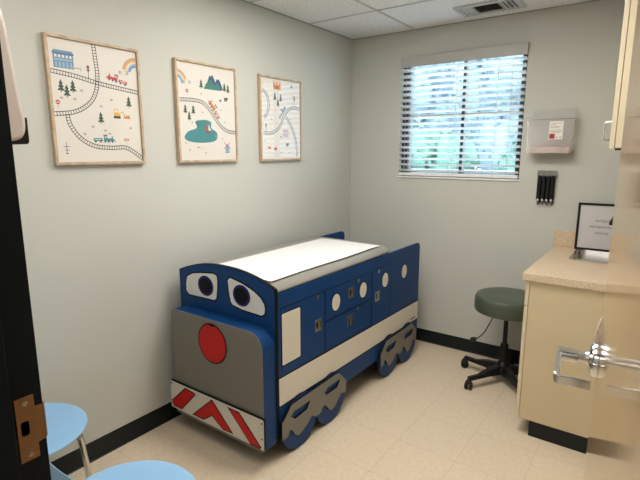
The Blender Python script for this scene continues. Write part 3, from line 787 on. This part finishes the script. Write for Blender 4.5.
# right-hand side graphics
X = BX1
def raised(name, pts, m_, t=.002, ol=.007, parent=tb, lab=None):
    o = MB().prism(pts, 0, X, X + t).build(name, m_, parent, label=lab)
    if ol: MB().prism(offset_poly(pts, ol), 0, X, X + t * .6).build('black_outline', black_m, o)
    return o
raised('side_stripe', [(BY0 + .001, .294), (BY1 - .006, .280), (BY1 - .006, .418), (BY0 + .001, .438)], white_m, .003, .007, lab='broad cream stripe')
raised('window_panel', rounded(-1.838, -1.696, .499, .763, .006, 3), white_m, .002, .0065, lab='tall cream rectangle')
for y in (-1.368, -1.070, -.785, -.500):
    raised('porthole', circle(y, .701, .040, .048, n=32), white_m, .002, .0065, lab='cream oval window')
def cabinet_front(name, y0_, y1_, z0_, z1_):
    o = MB().prism(rounded(y0_, y1_, z0_, z1_, .004, 2), 0, X - .001, X + .0009).build(name, blue_m, tb)
    g_ = .0028; a = MB(); xs_ = X + .0012
    a.box(X, xs_, y0_, y1_, z1_ - g_, z1_).box(X, xs_, y0_, y1_, z0_, z0_ + g_).box(X, xs_, y0_, y0_ + g_, z0_, z1_).box(X, xs_, y1_ - g_, y1_, z0_, z1_)
    a.build('door_gap', black_m, o); return o
cd = [cabinet_front('cabinet_door', -1.845, -1.478, .442, .795), cabinet_front('cabinet_door', -1.474, -.962, .618, .795),
      cabinet_front('cabinet_door', -1.474, -.962, .442, .614), cabinet_front('cabinet_door', -.958, -.705, .430, .800)]
for k, (y, z, ly, lz_) in enumerate(((-1.540, .619, -1.545, .777), (-1.209, .720, -1.132, .775), (-1.217, .550, -1.133, .600), (-.891, .617, -.879, .779))):
    la = MB().prism(rounded(y - .030, y + .030, z - .034, z + .034, .004, 2), 0, X + .0009, X + .004).build('paddle_latch', steel_m, cd[k], bevel=.001)
    MB().prism(rounded(y - .021, y + .021, z - .014, z + .018, .003, 2), 0, X + .004, X + .0046).build('latch_recess', blackp_m, cd[k])
    MB().prism(rounded(y - .008, y + .008, z - .012, z + .020, .004, 2), 0, X + .0046, X + .009).build('latch_paddle', steel_m, cd[k], bevel=.001)
    MB().prism(rounded(ly - .008, ly + .008, lz_ - .012, lz_ + .012, .003, 2), 0, X + .0009, X + .0055).build('lock', steel_m, cd[k], bevel=.001)
# small dark maker's mark at the rear end of the stripe
mk = MB()
for k, (a, b) in enumerate(((0, .010), (.014, .022), (.026, .040), (.044, .052), (.056, .070), (.074, .084))):
    mk.box(X + .003, X + .0035, -.372 + a, -.372 + b, .297 + .0002 * k, .307 + .0002 * k)
mk.build('small_dark_mark', ink_m, tb)
# wheels and grey bogie plates
WR = .147
def wheels(x0, x1, ys):
    for y in ys:
        w_ = MB().prism(circle(y, WR + .002, WR, n=40), 0, x0, x1).build('wheel', blue_m, tb)
        MB().prism(circle(y, WR + .002, WR + .0016, n=40), 0, x0 + .002 if x1 > x0 else x0 - .002, x1 - .001 if x1 > x0 else x1 + .001).build('edge_band', black_m, w_)
WY = (-1.715, -1.430, -.722, -.435)
wheels(X + .0005, X + .0125, WY); wheels(BX0 - .0005, BX0 - .0125, WY)
GP = [(-1.866, .118), (-1.864, .214), (-1.845, .222), (-1.790, .278), (-1.384, .283), (-1.354, .277), (-1.279, .205), (-1.278, .126), (-1.333, .142), (-1.36, .118), (-1.395, .088), (-1.42, .080), (-1.449, .086), (-1.478, .122), (-1.486, .134), (-1.514, .145), (-1.532, .117), (-1.56, .112), (-1.584, .114), (-1.618, .137), (-1.66, .105), (-1.71, .083), (-1.734, .081), (-1.764, .101), (-1.787, .137), (-1.809, .145), (-1.817, .118), (-1.840, .114)]
SL = [[(-1.795, .214), (-1.768, .234), (-1.632, .232), (-1.662, .194), (-1.760, .188)], [(-1.500, .216), (-1.472, .236), (-1.342, .236), (-1.376, .197), (-1.482, .197)]]
def guard(x0, x1, dy, sc_):
    t = lambda L_: [(dy + (a + 1.572) * sc_, b) for a, b in L_]
    P_ = t(GP); holes = [t(s_) for s_ in SL]
    loop = []
    for i, p in enumerate(P_):
        loop.append(p)
        if i == 3: h_ = holes[0]; loop += [h_[1]] + [h_[(1 - j) % 5] for j in range(1, 5)] + [h_[1], p]
        if i == 4: h_ = holes[1]; loop += [h_[1]] + [h_[(1 - j) % 5] for j in range(1, 5)] + [h_[1], p]
    o = MB().prism(loop, 0, x0, x1, 0, 1).build('bogie_plate', [black_m, grey_m], tb)
for x0, x1 in ((X + .013, X + .022), (BX0 - .013, BX0 - .022)):
    guard(x0, x1, -1.580, 1.0); guard(x0, x1, -.580, .955)
gm = [(X + .013 - .0015, X + .013)]
# carcass, rear deck, mattress
MB().box(BX0 + .02, BX1 - .02, BY0 + .002, -.72, .165, .80).build('cabinet_body', blue_m, tb)
MB().box(BX0 + .02, BX1 - .02, -.72, BY1 - .02, .40, .42).build('rear_deck', grey_m, tb)
MB().box(BX0 + .02, BX1 - .02, BY1 - .02, BY1 - .002, .165, .60).build('rear_panel', blue_m, tb)
ms = []
xa, xb = BX0 + .021, BX1 - .003
profm = [(xa, .802), (xb - .02, .802), (xb - .019, .866), (xb + .0, .876), (xb + .001, .885), (xb - .006, .895), (xb - .03, .912), (xb - .065, .921), (xb - .12, .924), (xa + .10, .925), (xa + .05, .922), (xa + .02, .914), (xa + .004, .900)]
MB().prism(profm, 1, BY0 + .001, -.725).build('mattress', vinyl_m, tb, bevel=.004, smooth=True)

# paper sheet drawn over the mattress
pp = MB(); nx, ny = 14, 40
pts = []
for j in range(ny + 1):
    for i in range(nx + 1):
        x = .250 + .472 * i / nx; y = BY0 + .006 + (1.078) * j / ny
        z = .9265 + .0016 * math.sin(y * 23 + x * 5) * math.sin(x * 14) + .0015
        if i in (0, nx): z = .9262
        x += .003 * math.sin(y * 9) * (1 if i == nx else 0)
        pts.append((x, y, z))
n0 = len(pts); bot = [(x, y, z - .0012) for x, y, z in pts]
fc = []
for j in range(ny):
    for i in range(nx):
        a = j * (nx + 1) + i; fc.append((a, a + 1, a + nx + 2, a + nx + 1)); fc.append((n0 + a, n0 + a + nx + 1, n0 + a + nx + 2, n0 + a + 1))
for j in range(ny):
    a = j * (nx + 1); b = a + nx; fc.append((a, a + nx + 1, n0 + a + nx + 1, n0 + a)); fc.append((b, n0 + b, n0 + b + nx + 1, b + nx + 1))
for i in range(nx):
    a = i; b = ny * (nx + 1) + i; fc.append((a, n0 + a, n0 + a + 1, a + 1)); fc.append((b, b + 1, n0 + b + 1, n0 + b))
pp.add(pts + bot, fc)
tag(pp.build('paper_sheet', paper_m, None, smooth=True), 'white disposable paper sheet stretched over the grey train table mattress', 'paper sheet')

# ------------------------------------------------------------ green stool
st = thing('rolling_stool', 'round dark green vinyl stool on a black five-star base with casters', 'stool', (1.45, -.35, 0))
cx, cy = 1.445, -.345
MB().lathe([(.05, .496), (.190, .496), (.203, .503), (.208, .518), (.209, .560), (.206, .590), (.196, .606), (.175, .613), (.10, .615), (.03, .616), (.001, .616)], (cx, cy, 0), n=56).build('seat', green_m, st, smooth=True)
MB().lathe([(.010, .495), (.198, .5015), (.1983, .5035), (.01, .513)], (cx, cy, 0), n=56).build('seat_underside', blackp_m, st, smooth=True)
MB().box(cx - .08, cx + .08, cy - .06, cy + .06, .476, .496).build('seat_plate', blackp_m, st, bevel=.005)
MB().lathe([(.014, .24), (.014, .480)], (cx, cy, 0), n=20).build('gas_lift', blackp_m, st, smooth=True)
MB().lathe([(.026, .075), (.026, .260), (.023, .270), (.018, .275)], (cx, cy, 0), n=24).build('column_sleeve', blackp_m, st, smooth=True)
MB().lathe([(.045, .058), (.055, .07), (.052, .11), (.034, .14), (.028, .148)], (cx, cy, 0), n=28).build('hub', blackp_m, st, smooth=True)
for a in (-121, -121 + 72, -121 + 144, -121 + 216, -121 + 288):
    ca, sa = math.cos(R(a)), math.sin(R(a)); D = lambda r, s_, z: (cx + ca * r - sa * s_, cy + sa * r + ca * s_, z)
    lg = MB(); secs = [(.03, .028, .060, .125), (.13, .024, .066, .110), (.20, .020, .064, .0885), (.288, .016, .062, .0885)]
    vs = []
    for r, h_, zl, zh in secs: vs += [D(r, -h_, zl), D(r, h_, zl), D(r, h_ * .8, zh), D(r, -h_ * .8, zh)]
    fs = [(0, 1, 2, 3), (12, 15, 14, 13)]
    for k in range(3):
        for j in range(4): fs.append((k * 4 + j, k * 4 + 4 + j, k * 4 + 4 + (j + 1) % 4, k * 4 + (j + 1) % 4))
    lg.add(vs, fs).build('base_leg', blackp_m, st, bevel=.005)
    cs = MB(); wz = .0265
    ax = R(a + 35); wx, wy = cx + ca * .286, cy + sa * .286
    for s_ in (-1, 1):
        o = len(cs.v)
        ux, uy = math.cos(ax), math.sin(ax)       # rolling direction
        nx_, ny_ = -uy, ux
        ring = []
        for q, (r, t) in enumerate(((.022, .006), (.0265, .008), (.0265, .019), (.022, .023), (.006, .024))):
            for j in range(20):
                an = 2 * PI * j / 20
                cs.v.append((wx + ux * r * math.cos(an) + nx_ * t * s_, wy + uy * r * math.cos(an) + ny_ * t * s_, wz + r * math.sin(an)))
        for q in range(4):
            for j in range(20): cs.f.append([o + q * 20 + j, o + q * 20 + (j + 1) % 20, o + q * 20 + 20 + (j + 1) % 20, o + q * 20 + 20 + j]); cs.mi.append(0)
        cs.f.append([o + j for j in range(20)]); cs.mi.append(0); cs.f.append([o + 80 + j for j in range(20)]); cs.mi.append(0)
    cw = cs.build('caster', blackp_m, st, smooth=True)
    hd_ = MB(); hd_.lathe([(.019, .040), (.021, .052), (.017, .062), (.008, .068)], (wx, wy, 0), n=18); hd_.build('caster_hood', blackp_m, cw, smooth=True)
pth = smooth_pts([(1.405, -.40, .492), (1.385, -.415, .485), (1.378, -.42, .462), (1.350, -.42, .395), (1.327, -.42, .345), (1.295, -.42, .305), (1.272, -.42, .288)], 5)
hl = MB().tube(pth, .0035, 8).build('height_lever', blackp_m, st, smooth=True)
MB().tube([(1.280, -.42, .292), (1.272, -.42, .288), (1.252, -.42, .279), (1.242, -.42, .274)], [.007, .013, .016, .010], 12).build('lever_knob', blackp_m, hl, smooth=True)

# ------------------------------------------------------------ sink cabinet, counter, sink, faucet, wall cabinet
CX0, CY = 1.662, -.912
cb = thing('base_cabinet', 'pale tan laminate base cabinet under the sink counter on the right wall', 'cabinet', (1.97, -.46, 0))
MB().box(CX0 + .021, XR - .002, CY, CY + .018, .092, .872).box(CX0 + .021, XR - .002, -.020, -.002, .092, .872).box(CX0 + .021, XR - .002, CY + .018, -.020, .092, .110).box(XR - .010, XR - .002, CY + .018, -.020, .110, .872).build('cabinet_carcass', almond_m, cb, bevel=.001)
MB().box(1.735, XR - .016, CY + .004, -.016, 0, .092).build('toe_kick', base_m, cb, label='black recessed toe kick')
for k, (a, b) in enumerate(((CY, -.458), (-.454, -.002))):
    dd = MB().box(CX0, CX0 + .019, a, b, .0915, .731).build('cabinet_door', [almond_edge], cb, bevel=.0015)
    MB().tube([(CX0, b - .05 if k == 0 else a + .05, .64), (CX0 - .028, b - .05 if k == 0 else a + .05, .645), (CX0 - .028, b - .05 if k == 0 else a + .05, .735), (CX0, b - .05 if k == 0 else a + .05, .74)], .004, 8).build('handle', steel_m, dd)
    MB().box(CX0, CX0 + .019, a, b, .735, .868).build('false_drawer_front', [almond_edge], cb, bevel=.0015)
ct = thing('countertop', 'beige speckled laminate counter top with a low backsplash, holding the sink', 'counter', (1.97, -.46, .872))
sx0, sx1, sy0_, sy1_ = 1.782, 2.165, -.425, -.060
CT = MB(); z0, z1 = .873, .910; x0_, x1_, ya, yb = 1.645, XR - .001, -.926, -.001
CT.box(x0_, sx0 + .012, ya, yb, z0, z1).box(sx1 - .012, x1_, ya, yb, z0, z1).box(sx0 + .012, sx1 - .012, ya, sy0_ + .012, z0, z1).box(sx0 + .012, sx1 - .012, sy1_ - .012, yb, z0, z1)
CT.build('worktop', counter_m, ct)
MB().box(x0_ - .012, x1_, -.022, -.002, z1 + .0005, 1.017).build('backsplash', counter_m, ct, bevel=.002)
MB().box(XR - .021, XR - .001, ya, -.023, z1 + .0005, 1.017).build('backsplash', counter_m, ct, bevel=.002)
sk = thing('sink', 'small stainless steel drop-in sink set in the beige counter', 'sink', (1.97, -.24, .91))
rim_o = rounded(sx0, sx1, sy0_, sy1_, .035, 6); rim_i = rounded(sx0 + .020, sx1 - .020, sy0_ + .020, sy1_ - .020, .035, 6)
n_ = len(rim_o)
sb = MB()
def ringz(p, z): return [(a, b, z) for a, b in p]
lv = [ringz(rim_o, .9105), ringz(rim_o, .9135), ringz(offset_poly(rim_o, -.004), .9145), ringz(offset_poly(rim_i, .002), .9140), ringz(rim_i, .910), ringz(offset_poly(rim_i, -.012), .79), ringz(offset_poly(rim_i, -.03), .772)]
for l_ in lv: sb.v += l_
for q in range(len(lv) - 1):
    for j in range(n_): sb.f.append([q * n_ + j, q * n_ + (j + 1) % n_, (q + 1) * n_ + (j + 1) % n_, (q + 1) * n_ + j]); sb.mi.append(0)
sb.f.append([(len(lv) - 1) * n_ + j for j in range(n_)]); sb.mi.append(0)
sb.build('sink_bowl', steel_m, sk, smooth=True, recalc=False)
MB().lathe([(.03, .7725), (.028, .775), (.012, .7745)], (1.97, -.24, 0), n=24).build('drain', darksteel_m, sk, smooth=True)
fa = thing('faucet', 'dark gooseneck sink faucet, its spout tip showing in front of the sign', 'faucet', (2.205, -.24, .91))
MB().lathe([(.026, .9105), (.026, .918), (.018, .926), (.014, .935)], (2.205, -.24, 0), n=24).build('faucet_base', darksteel_m, fa, smooth=True)
gp = [(2.205, -.24, .93), (2.205, -.24, 1.17)] + [(2.10 + .105 * math.cos(a), -.24, 1.17 + .10 * math.sin(a)) for a in [PI * k / 10 for k in range(1, 9)]] + [(1.988, -.24, 1.180), (1.980, -.24, 1.155), (1.971, -.24, 1.130)]
MB().tube(gp, .0085, 12).build('gooseneck_spout', darksteel_m, fa, smooth=True)
MB().tube([(1.975, -.24, 1.140), (1.967, -.24, 1.108)], .012, 14).build('aerator', blackp_m, fa, smooth=True)
for s_ in (-1, 1):
    MB().tube([(2.205, -.24 + s_ * .015, .93), (2.205, -.24 + s_ * .05, .945), (2.185, -.24 + s_ * .085, .952)], .006, 8).build('lever_handle', darksteel_m, fa, smooth=True)

uc = thing('wall_cabinet', 'pale tan wall cabinet with a wire pull, hung above the sink counter', 'cabinet', (2.13, -.47, 1.546))
UX = 1.992; U0, U1 = 1.546, 2.32
MB().box(UX + .002, XR - .002, -.920, -.04, U0 + .004, U1).build('cabinet_box', almond_edge, uc, bevel=.001)
for a, b, hy in ((-.922, -.482, -.86), (-.478, -.04, -.1)):
    dd = MB().box(UX - .020, UX, a, b, U0, U1).build('cabinet_door', almond_edge, uc, bevel=.002)
    MB().tube([(UX - .020, hy, U0 + .040), (UX - .048, hy, U0 + .042), (UX - .052, hy, U0 + .048), (UX - .052, hy, U0 + .118), (UX - .048, hy, U0 + .124), (UX - .020, hy, U0 + .126)], .0035, 8).build('wire_pull', steel_m, dd, smooth=True)
MB().box(UX + .004, UX + .03, -.925, -.9205, U0 - .006, U0 + .004).build('bumper_pad', blackp_m, uc)

# framed notice leaning on the wall behind the sink
fn = thing('framed_notice', 'black framed white notice leaning against the wall behind the sink', 'sign', (1.893, -.052, .9105), R(2))
lean = R(3)
def LN(p):   # lean back about the bottom edge (local coordinates)
    x, y, z = p; return (x, y * math.cos(lean) + z * math.sin(lean), z * math.cos(lean) - y * math.sin(lean))
hw, hh_ = .128, .303; fb = .014
f = MB()
for pts in ([(-hw, 0), (hw, 0), (hw - fb, fb), (-hw + fb, fb)], [(hw, 0), (hw, hh_), (hw - fb, hh_ - fb), (hw - fb, fb)], [(hw, hh_), (-hw, hh_), (-hw + fb, hh_ - fb), (hw - fb, hh_ - fb)], [(-hw, hh_), (-hw, 0), (-hw + fb, fb), (-hw + fb, hh_ - fb)]):
    f.prism(pts, 1, -.009, .016)
f.v = [LN(p) for p in f.v]; L(f, 'notice_frame', blackp_m, fn)
f = MB().box(-hw + fb, hw - fb, -.003, .004, fb, hh_ - fb); f.v = [LN(p) for p in f.v]; ns = L(f, 'notice_sheet', sign_m, fn)
rotm = Matrix.Rotation(-lean, 4, 'X') @ Matrix.Rotation(PI / 2, 4, 'X')
for body, zc in (('PATIENT', .184), ('INFORMATION', .146), ('NOTICE', .107)):
    text_mesh(body, .0200, 'printed_line', ink_m, ns, rotm @ Matrix.Translation((.016, zc, .0036)), .0002, 1.05)

# ------------------------------------------------------------ sharps container and black tube rack on the back wall
sh = thing('sharps_container', 'translucent sharps bin with a small red label, mounted right of the window', 'sharps container', (1.57, -.005, 1.51))
def lofts(secs, name, m_, parent, bev=0.0, **k):
    """stack of rounded rectangles (x0,x1,y0,y1,z,r)"""
    b = MB(); n = None
    for x0, x1, y0_, y1_, z, r in secs:
        p = rounded(x0, x1, y0_, y1_, r, 5); n = len(p); b.v += [(u, v, z) for u, v in p]
    for q in range(len(secs) - 1):
        for j in range(n): b.f.append([q * n + j, q * n + (j + 1) % n, (q + 1) * n + (j + 1) % n, (q + 1) * n + j]); b.mi.append(0)
    b.f.append(list(range(n))[::-1]); b.mi.append(0); b.f.append([(len(secs) - 1) * n + j for j in range(n)]); b.mi.append(0)
    return b.build(name, m_, parent, smooth=True, bevel=bev, **k)
lofts([(1.452, 1.690, -.105, -.012, 1.520, .02), (1.434, 1.700, -.118, -.010, 1.528, .028), (1.430, 1.703, -.121, -.010, 1.60, .03), (1.426, 1.710, -.124, -.010, 1.735, .03)], 'bin_body', sharps_m, sh)
lofts([(1.444, 1.692, -.1165, -.014, 1.529, .02), (1.440, 1.696, -.1195, -.014, 1.562, .02)], 'pink_contents', pink_m, sh, label='pinkish used contents at the bottom')
rr = random.Random(4)
nd = MB()
for k in range(12):
    x = rr.uniform(1.48, 1.60); y = rr.uniform(-.1, -.04); a = rr.uniform(-.5, .9); ln = rr.uniform(.04, .08)
    nd.tube([(x, y, 1.572 + rr.uniform(0, .008)), (x + ln * math.cos(a), y, 1.574 + abs(ln * math.sin(a)) * .25)], .0022, 6)
o = nd.build('used_sharps', mat('sharps_pink_caps', (0.55, 0.20, 0.17), .4, noise=.1), sh); o['kind'] = 'stuff'
lofts([(1.424, 1.716, -.128, -.006, 1.735, .02), (1.424, 1.716, -.128, -.006, 1.742, .02)], 'bin_collar', sharpsl_m, sh)
lofts([(1.440, 1.708, -.118, -.010, 1.742, .02), (1.446, 1.702, -.085, -.010, 1.80, .02), (1.450, 1.698, -.078, -.010, 1.806, .02)], 'bin_lid', sharpsl_m, sh)
MB().box(1.412, 1.428, -.10, -.004, 1.73, 1.756).build('bracket_arm', sharpsl_m, sh, bevel=.004)
LX, LZ, LS = 1.566, 1.612, 1.18
def lab(x0, x1, z0, z1, y0, y1, mb=None): return (mb or MB()).box(LX + (x0 - 1.538) * LS, LX + (x1 - 1.538) * LS, y0, y1, LZ + (z0 - 1.615) * LS, LZ + (z1 - 1.615) * LS)
lb = lab(1.538, 1.606, 1.615, 1.710, -.1262, -.1252).build('label_sheet', label_m, sh)
lab(1.541, 1.568, 1.618, 1.645, -.1268, -.1262).build('red_hazard_square', biored_m, lb)
hz = MB()
hx_, hz0 = LX + .013 * LS, LZ + .0165 * LS
for a in (90, 210, 330): hz.prism(circle(hx_ + .004 * math.cos(R(a)), hz0 + .004 * math.sin(R(a)), .0038, n=10), 1, -.1268, -.1272)
hz.build('hazard_symbol', ink_m, lb)
tx = MB()
for z, x1 in ((1.700, 1.600), (1.693, 1.57), (1.683, 1.592), (1.677, 1.585), (1.664, 1.598), (1.657, 1.60), (1.650, 1.59)): lab(1.543, x1, z - .0014, z + .0014, -.1266, -.1262, tx)
lab(1.574, 1.581, 1.622, 1.630, -.1266, -.1262, tx); lab(1.592, 1.600, 1.621, 1.629, -.1266, -.1262, tx)
tx.build('fine_print', greytxt_m, lb)
MB().prism(circle(1.640, 1.545, .017, .009, n=24), 1, -.1205, -.1235).build('oval_mark', greytxt_m, sh)

rk = thing('tube_rack', 'clear wall rack of four upright black tubes with white dots, below the sharps bin', 'wall rack', (1.556, -.003, 1.17))
MB().box(1.498, 1.617, -.034, -.003, 1.372, 1.412).build('rack_bracket', rackclear_m, rk, bevel=.003)
MB().box(1.505, 1.610, -.006, -.003, 1.19, 1.372).build('back_plate', rackclear_m, rk)
for k in range(4):
    x = 1.514 + k * .0275; 
    tt = MB().lathe([(.0136, 1.212), (.0136, 1.376), (.010, 1.380)], (x, -.022, 0), n=20).build('black_tube', tubesheen_m, rk, smooth=True)
    MB().lathe([(.006, 1.180), (.0072, 1.184), (.0072, 1.210), (.0125, 1.212)], (x, -.022, 0), n=16).build('tube_tip', mat('smoky_tip', (0.12, 0.12, 0.12), .3, noise=.05), tt, smooth=True)
    MB().lathe([(.0065, 0), (.006, -.002), (.003, -.0028)], (x, -.0352, 1.216), axis=1, n=12).build('white_dot', tip_m, tt)

# ------------------------------------------------------------ light blue chairs by the front wall
def chair(label, cx_, cy_, rz=0.0):
    t = thing('round_seat_chair', label, 'chair', (cx_, cy_, 0), rz, group='light blue chairs along the front wall')
    # seat shell: shallow dished disc
    L(MB().lathe([(.002, .447), (.16, .447), (.212, .450), (.222, .4535), (.2245, .458), (.222, .4615), (.214, .463), (.16, .4595), (.002, .4575)], (0, 0, 0), n=64, sy=.97), 'seat', chairblue_m, t, smooth=True)
    bk = MB()
    n = 16; vs = []
    for j in range(n + 1):
        a = R(-90 - 36 + 72 * j / n); c0, s0 = math.cos(a), math.sin(a)
        for r, z in ((.300, .575), (.310, .700), (.318, .700), (.308, .575)): vs.append((c0 * r * 1.05, s0 * r * .35 - .076, z))
    fs = [(0, 1, 2, 3), tuple(n * 4 + k for k in (3, 2, 1, 0))]
    for j in range(n):
        for k in range(4): fs.append((j * 4 + k, j * 4 + 4 + k, j * 4 + 4 + (k + 1) % 4, j * 4 + (k + 1) % 4))
    bk.add(vs, fs); L(bk, 'backrest', chairblue_m, t, bevel=.003, smooth=True)
    for s_ in (-1, 1):
        L(MB().tube(smooth_pts([(s_ * .09, -.13, .442), (s_ * .12, -.165, .452), (s_ * .135, -.182, .50), (s_ * .135, -.182, .60)], 4), .009, 10), 'back_post', chrome_m, t, smooth=True)
    for sx_, sy in ((1, 1), (-1, 1), (1, -1), (-1, -1)):
        p = smooth_pts([(sx_ * .04, sy * .03, .440), (sx_ * .115, sy * .10, .438), (sx_ * .142, sy * .122, .425), (sx_ * .152, sy * .130, .39), (sx_ * .165, sy * .142, .2), (sx_ * .178, sy * .152, .012)], 5)
        lg = L(MB().tube(p, .0115, 12), 'leg', chrome_m, t, smooth=True)
        L(MB().lathe([(.014, 0), (.014, .014), (.0105, .03)], (sx_ * .178, sy * .152, 0), n=14), 'foot_cap', blackp_m, lg, smooth=True)
    L(MB().lathe([(.05, .430), (.06, .4465)], (0, 0, 0), n=24), 'seat_plate', blackp_m, t)
    return t
chair('light blue round chair half behind the door frame, beside the left wall', .276, -2.806, R(6))
chair('light blue round chair in the bottom edge of the picture, nearer the doorway', .955, -2.800, 0)

# ------------------------------------------------------------ hand sanitizer dispenser on the front wall beside the door
sd = thing('soap_dispenser', 'cream wall dispenser with a black lower corner, top left beside the door frame', 'dispenser', (.98, YF, 1.54))
DPX0, DPX1 = .925, 1.040
pf = [(YF + d, z) for d, z in ((0.001, 1.551), (0.0797, 1.5482), (0.1274, 1.5549), (0.1446, 1.5701), (0.1489, 1.5968), (0.1446, 1.635), (0.1398, 1.6922), (0.135, 1.7495), (0.1303, 1.7972), (0.1236, 1.8306), (0.1083, 1.843), (0.0797, 1.8496), (0.001, 1.8525))]
MB().prism(smooth_pts(pf[1:-1], 4) + [pf[-1], pf[0]], 0, DPX0, DPX1).build('dispenser_cover', bodyw_m, sd, bevel=.010, seg=3, smooth=True)
MB().prism([(YF + d, z) for d, z in ((0.001, 1.5491), (0.0606, 1.5472), (0.0797, 1.5486), (0.1484, 1.5486), (0.1527, 1.5529), (0.1527, 1.6083), (0.1417, 1.5968), (0.1274, 1.5701), (0.0797, 1.5587))], 0, DPX0 + .01, DPX1 - .004).build('push_bar', blackp_m, sd, bevel=.003)

# ------------------------------------------------------------ outside the window
MB().box(-14, 8, .5, 26, -.5, -.4).build('ground_outside', grass_m, kind='structure')
MB().box(-14, 8, .16, 2.6, -.4, -.35).build('path_outside', path_m, kind='structure')
def blob(b, c_, rx, ry, rz, r, n=9):
    """lumpy ball of twigs and leaves filling the inside of a crown"""
    o = len(b.v); ph = [r.uniform(0, 6.3) for _ in range(3)]
    for i in range(1, n):
        th = PI * i / n
        for j in range(2 * n):
            a = PI * j / n; k = 1 + .12 * math.sin(3 * a + ph[0]) * math.sin(2 * th + ph[1]) + .1 * math.sin(5 * a + ph[2]); s_ = math.sin(th)
            b.v.append((c_[0] + rx * k * s_ * math.cos(a), c_[1] + ry * k * s_ * math.sin(a), c_[2] + rz * k * math.cos(th)))
    m2 = 2 * n
    for i in range(n - 2):
        for j in range(m2): b.f.append([o + i * m2 + j, o + (i + 1) * m2 + j, o + (i + 1) * m2 + (j + 1) % m2, o + i * m2 + (j + 1) % m2]); b.mi.append(0)
    b.f.append([o + j for j in range(m2)]); b.mi.append(0); b.f.append([o + (n - 2) * m2 + j for j in range(m2)][::-1]); b.mi.append(0)
def leafy(name, label, x, y, z0, z1, rad, m_, seed, n=2600, leaf=.07):
    t = thing(name, label, 'tree' if name == 'tree' else 'bush', (x, y, -.4), group='foliage outside the window')
    r = random.Random(seed); b = MB(); zc = (z0 + z1) / 2; hz_ = (z1 - z0) / 2
    lobes = [(r.uniform(-.5, .5) * rad, r.uniform(-.4, .4) * rad, r.uniform(-.6, .6) * hz_, r.uniform(.38, .55)) for _ in range(11)]
    for lx_, ly_, lz_, q in lobes: blob(b, (x + lx_, y + ly_, max(zc + lz_, hz_ * q * .9 - .35)), rad * q * .85, rad * q * .85, hz_ * q * .85, r)
    for _ in range(n):
        lx_, ly_, lz_, q = r.choice(lobes)
        d = Vector((r.gauss(0, 1), r.gauss(0, 1), r.gauss(0, 1))).normalized() * r.uniform(.85, 1.08)
        p = Vector((x + lx_ + d.x * rad * q, y + ly_ + d.y * rad * q, max(-.3, zc + lz_ + d.z * hz_ * q)))
        u = Vector((r.gauss(0, 1), r.gauss(0, 1), r.gauss(0, .6))).normalized(); w_ = u.orthogonal().normalized(); l_ = leaf * r.uniform(.6, 1.3)
        b.add([p - u * l_, p - w_ * l_ * .4, p + u * l_, p + w_ * l_ * .4], [(0, 1, 2, 3)])
    b.build('foliage', m_, t, recalc=False)
    MB().tube([(x, y, -.4), (x + .03, y, z0 + .2), (x, y + .05, zc)], [.09, .07, .03], 10).build('trunk', bark_m, t, smooth=True)
for k, (x, y, z0, z1, rad, m_, lab, nm, n) in enumerate((
        (-2.1, 6.0, -.2, 2.1, 1.15, leaf_m, 'teal green bush seen through the lower left of the blind', 'bush', 2600),
        (.35, 6.4, -.2, 2.2, 1.15, leaf_m, 'teal green bush seen through the lower right of the blind', 'bush', 2600),
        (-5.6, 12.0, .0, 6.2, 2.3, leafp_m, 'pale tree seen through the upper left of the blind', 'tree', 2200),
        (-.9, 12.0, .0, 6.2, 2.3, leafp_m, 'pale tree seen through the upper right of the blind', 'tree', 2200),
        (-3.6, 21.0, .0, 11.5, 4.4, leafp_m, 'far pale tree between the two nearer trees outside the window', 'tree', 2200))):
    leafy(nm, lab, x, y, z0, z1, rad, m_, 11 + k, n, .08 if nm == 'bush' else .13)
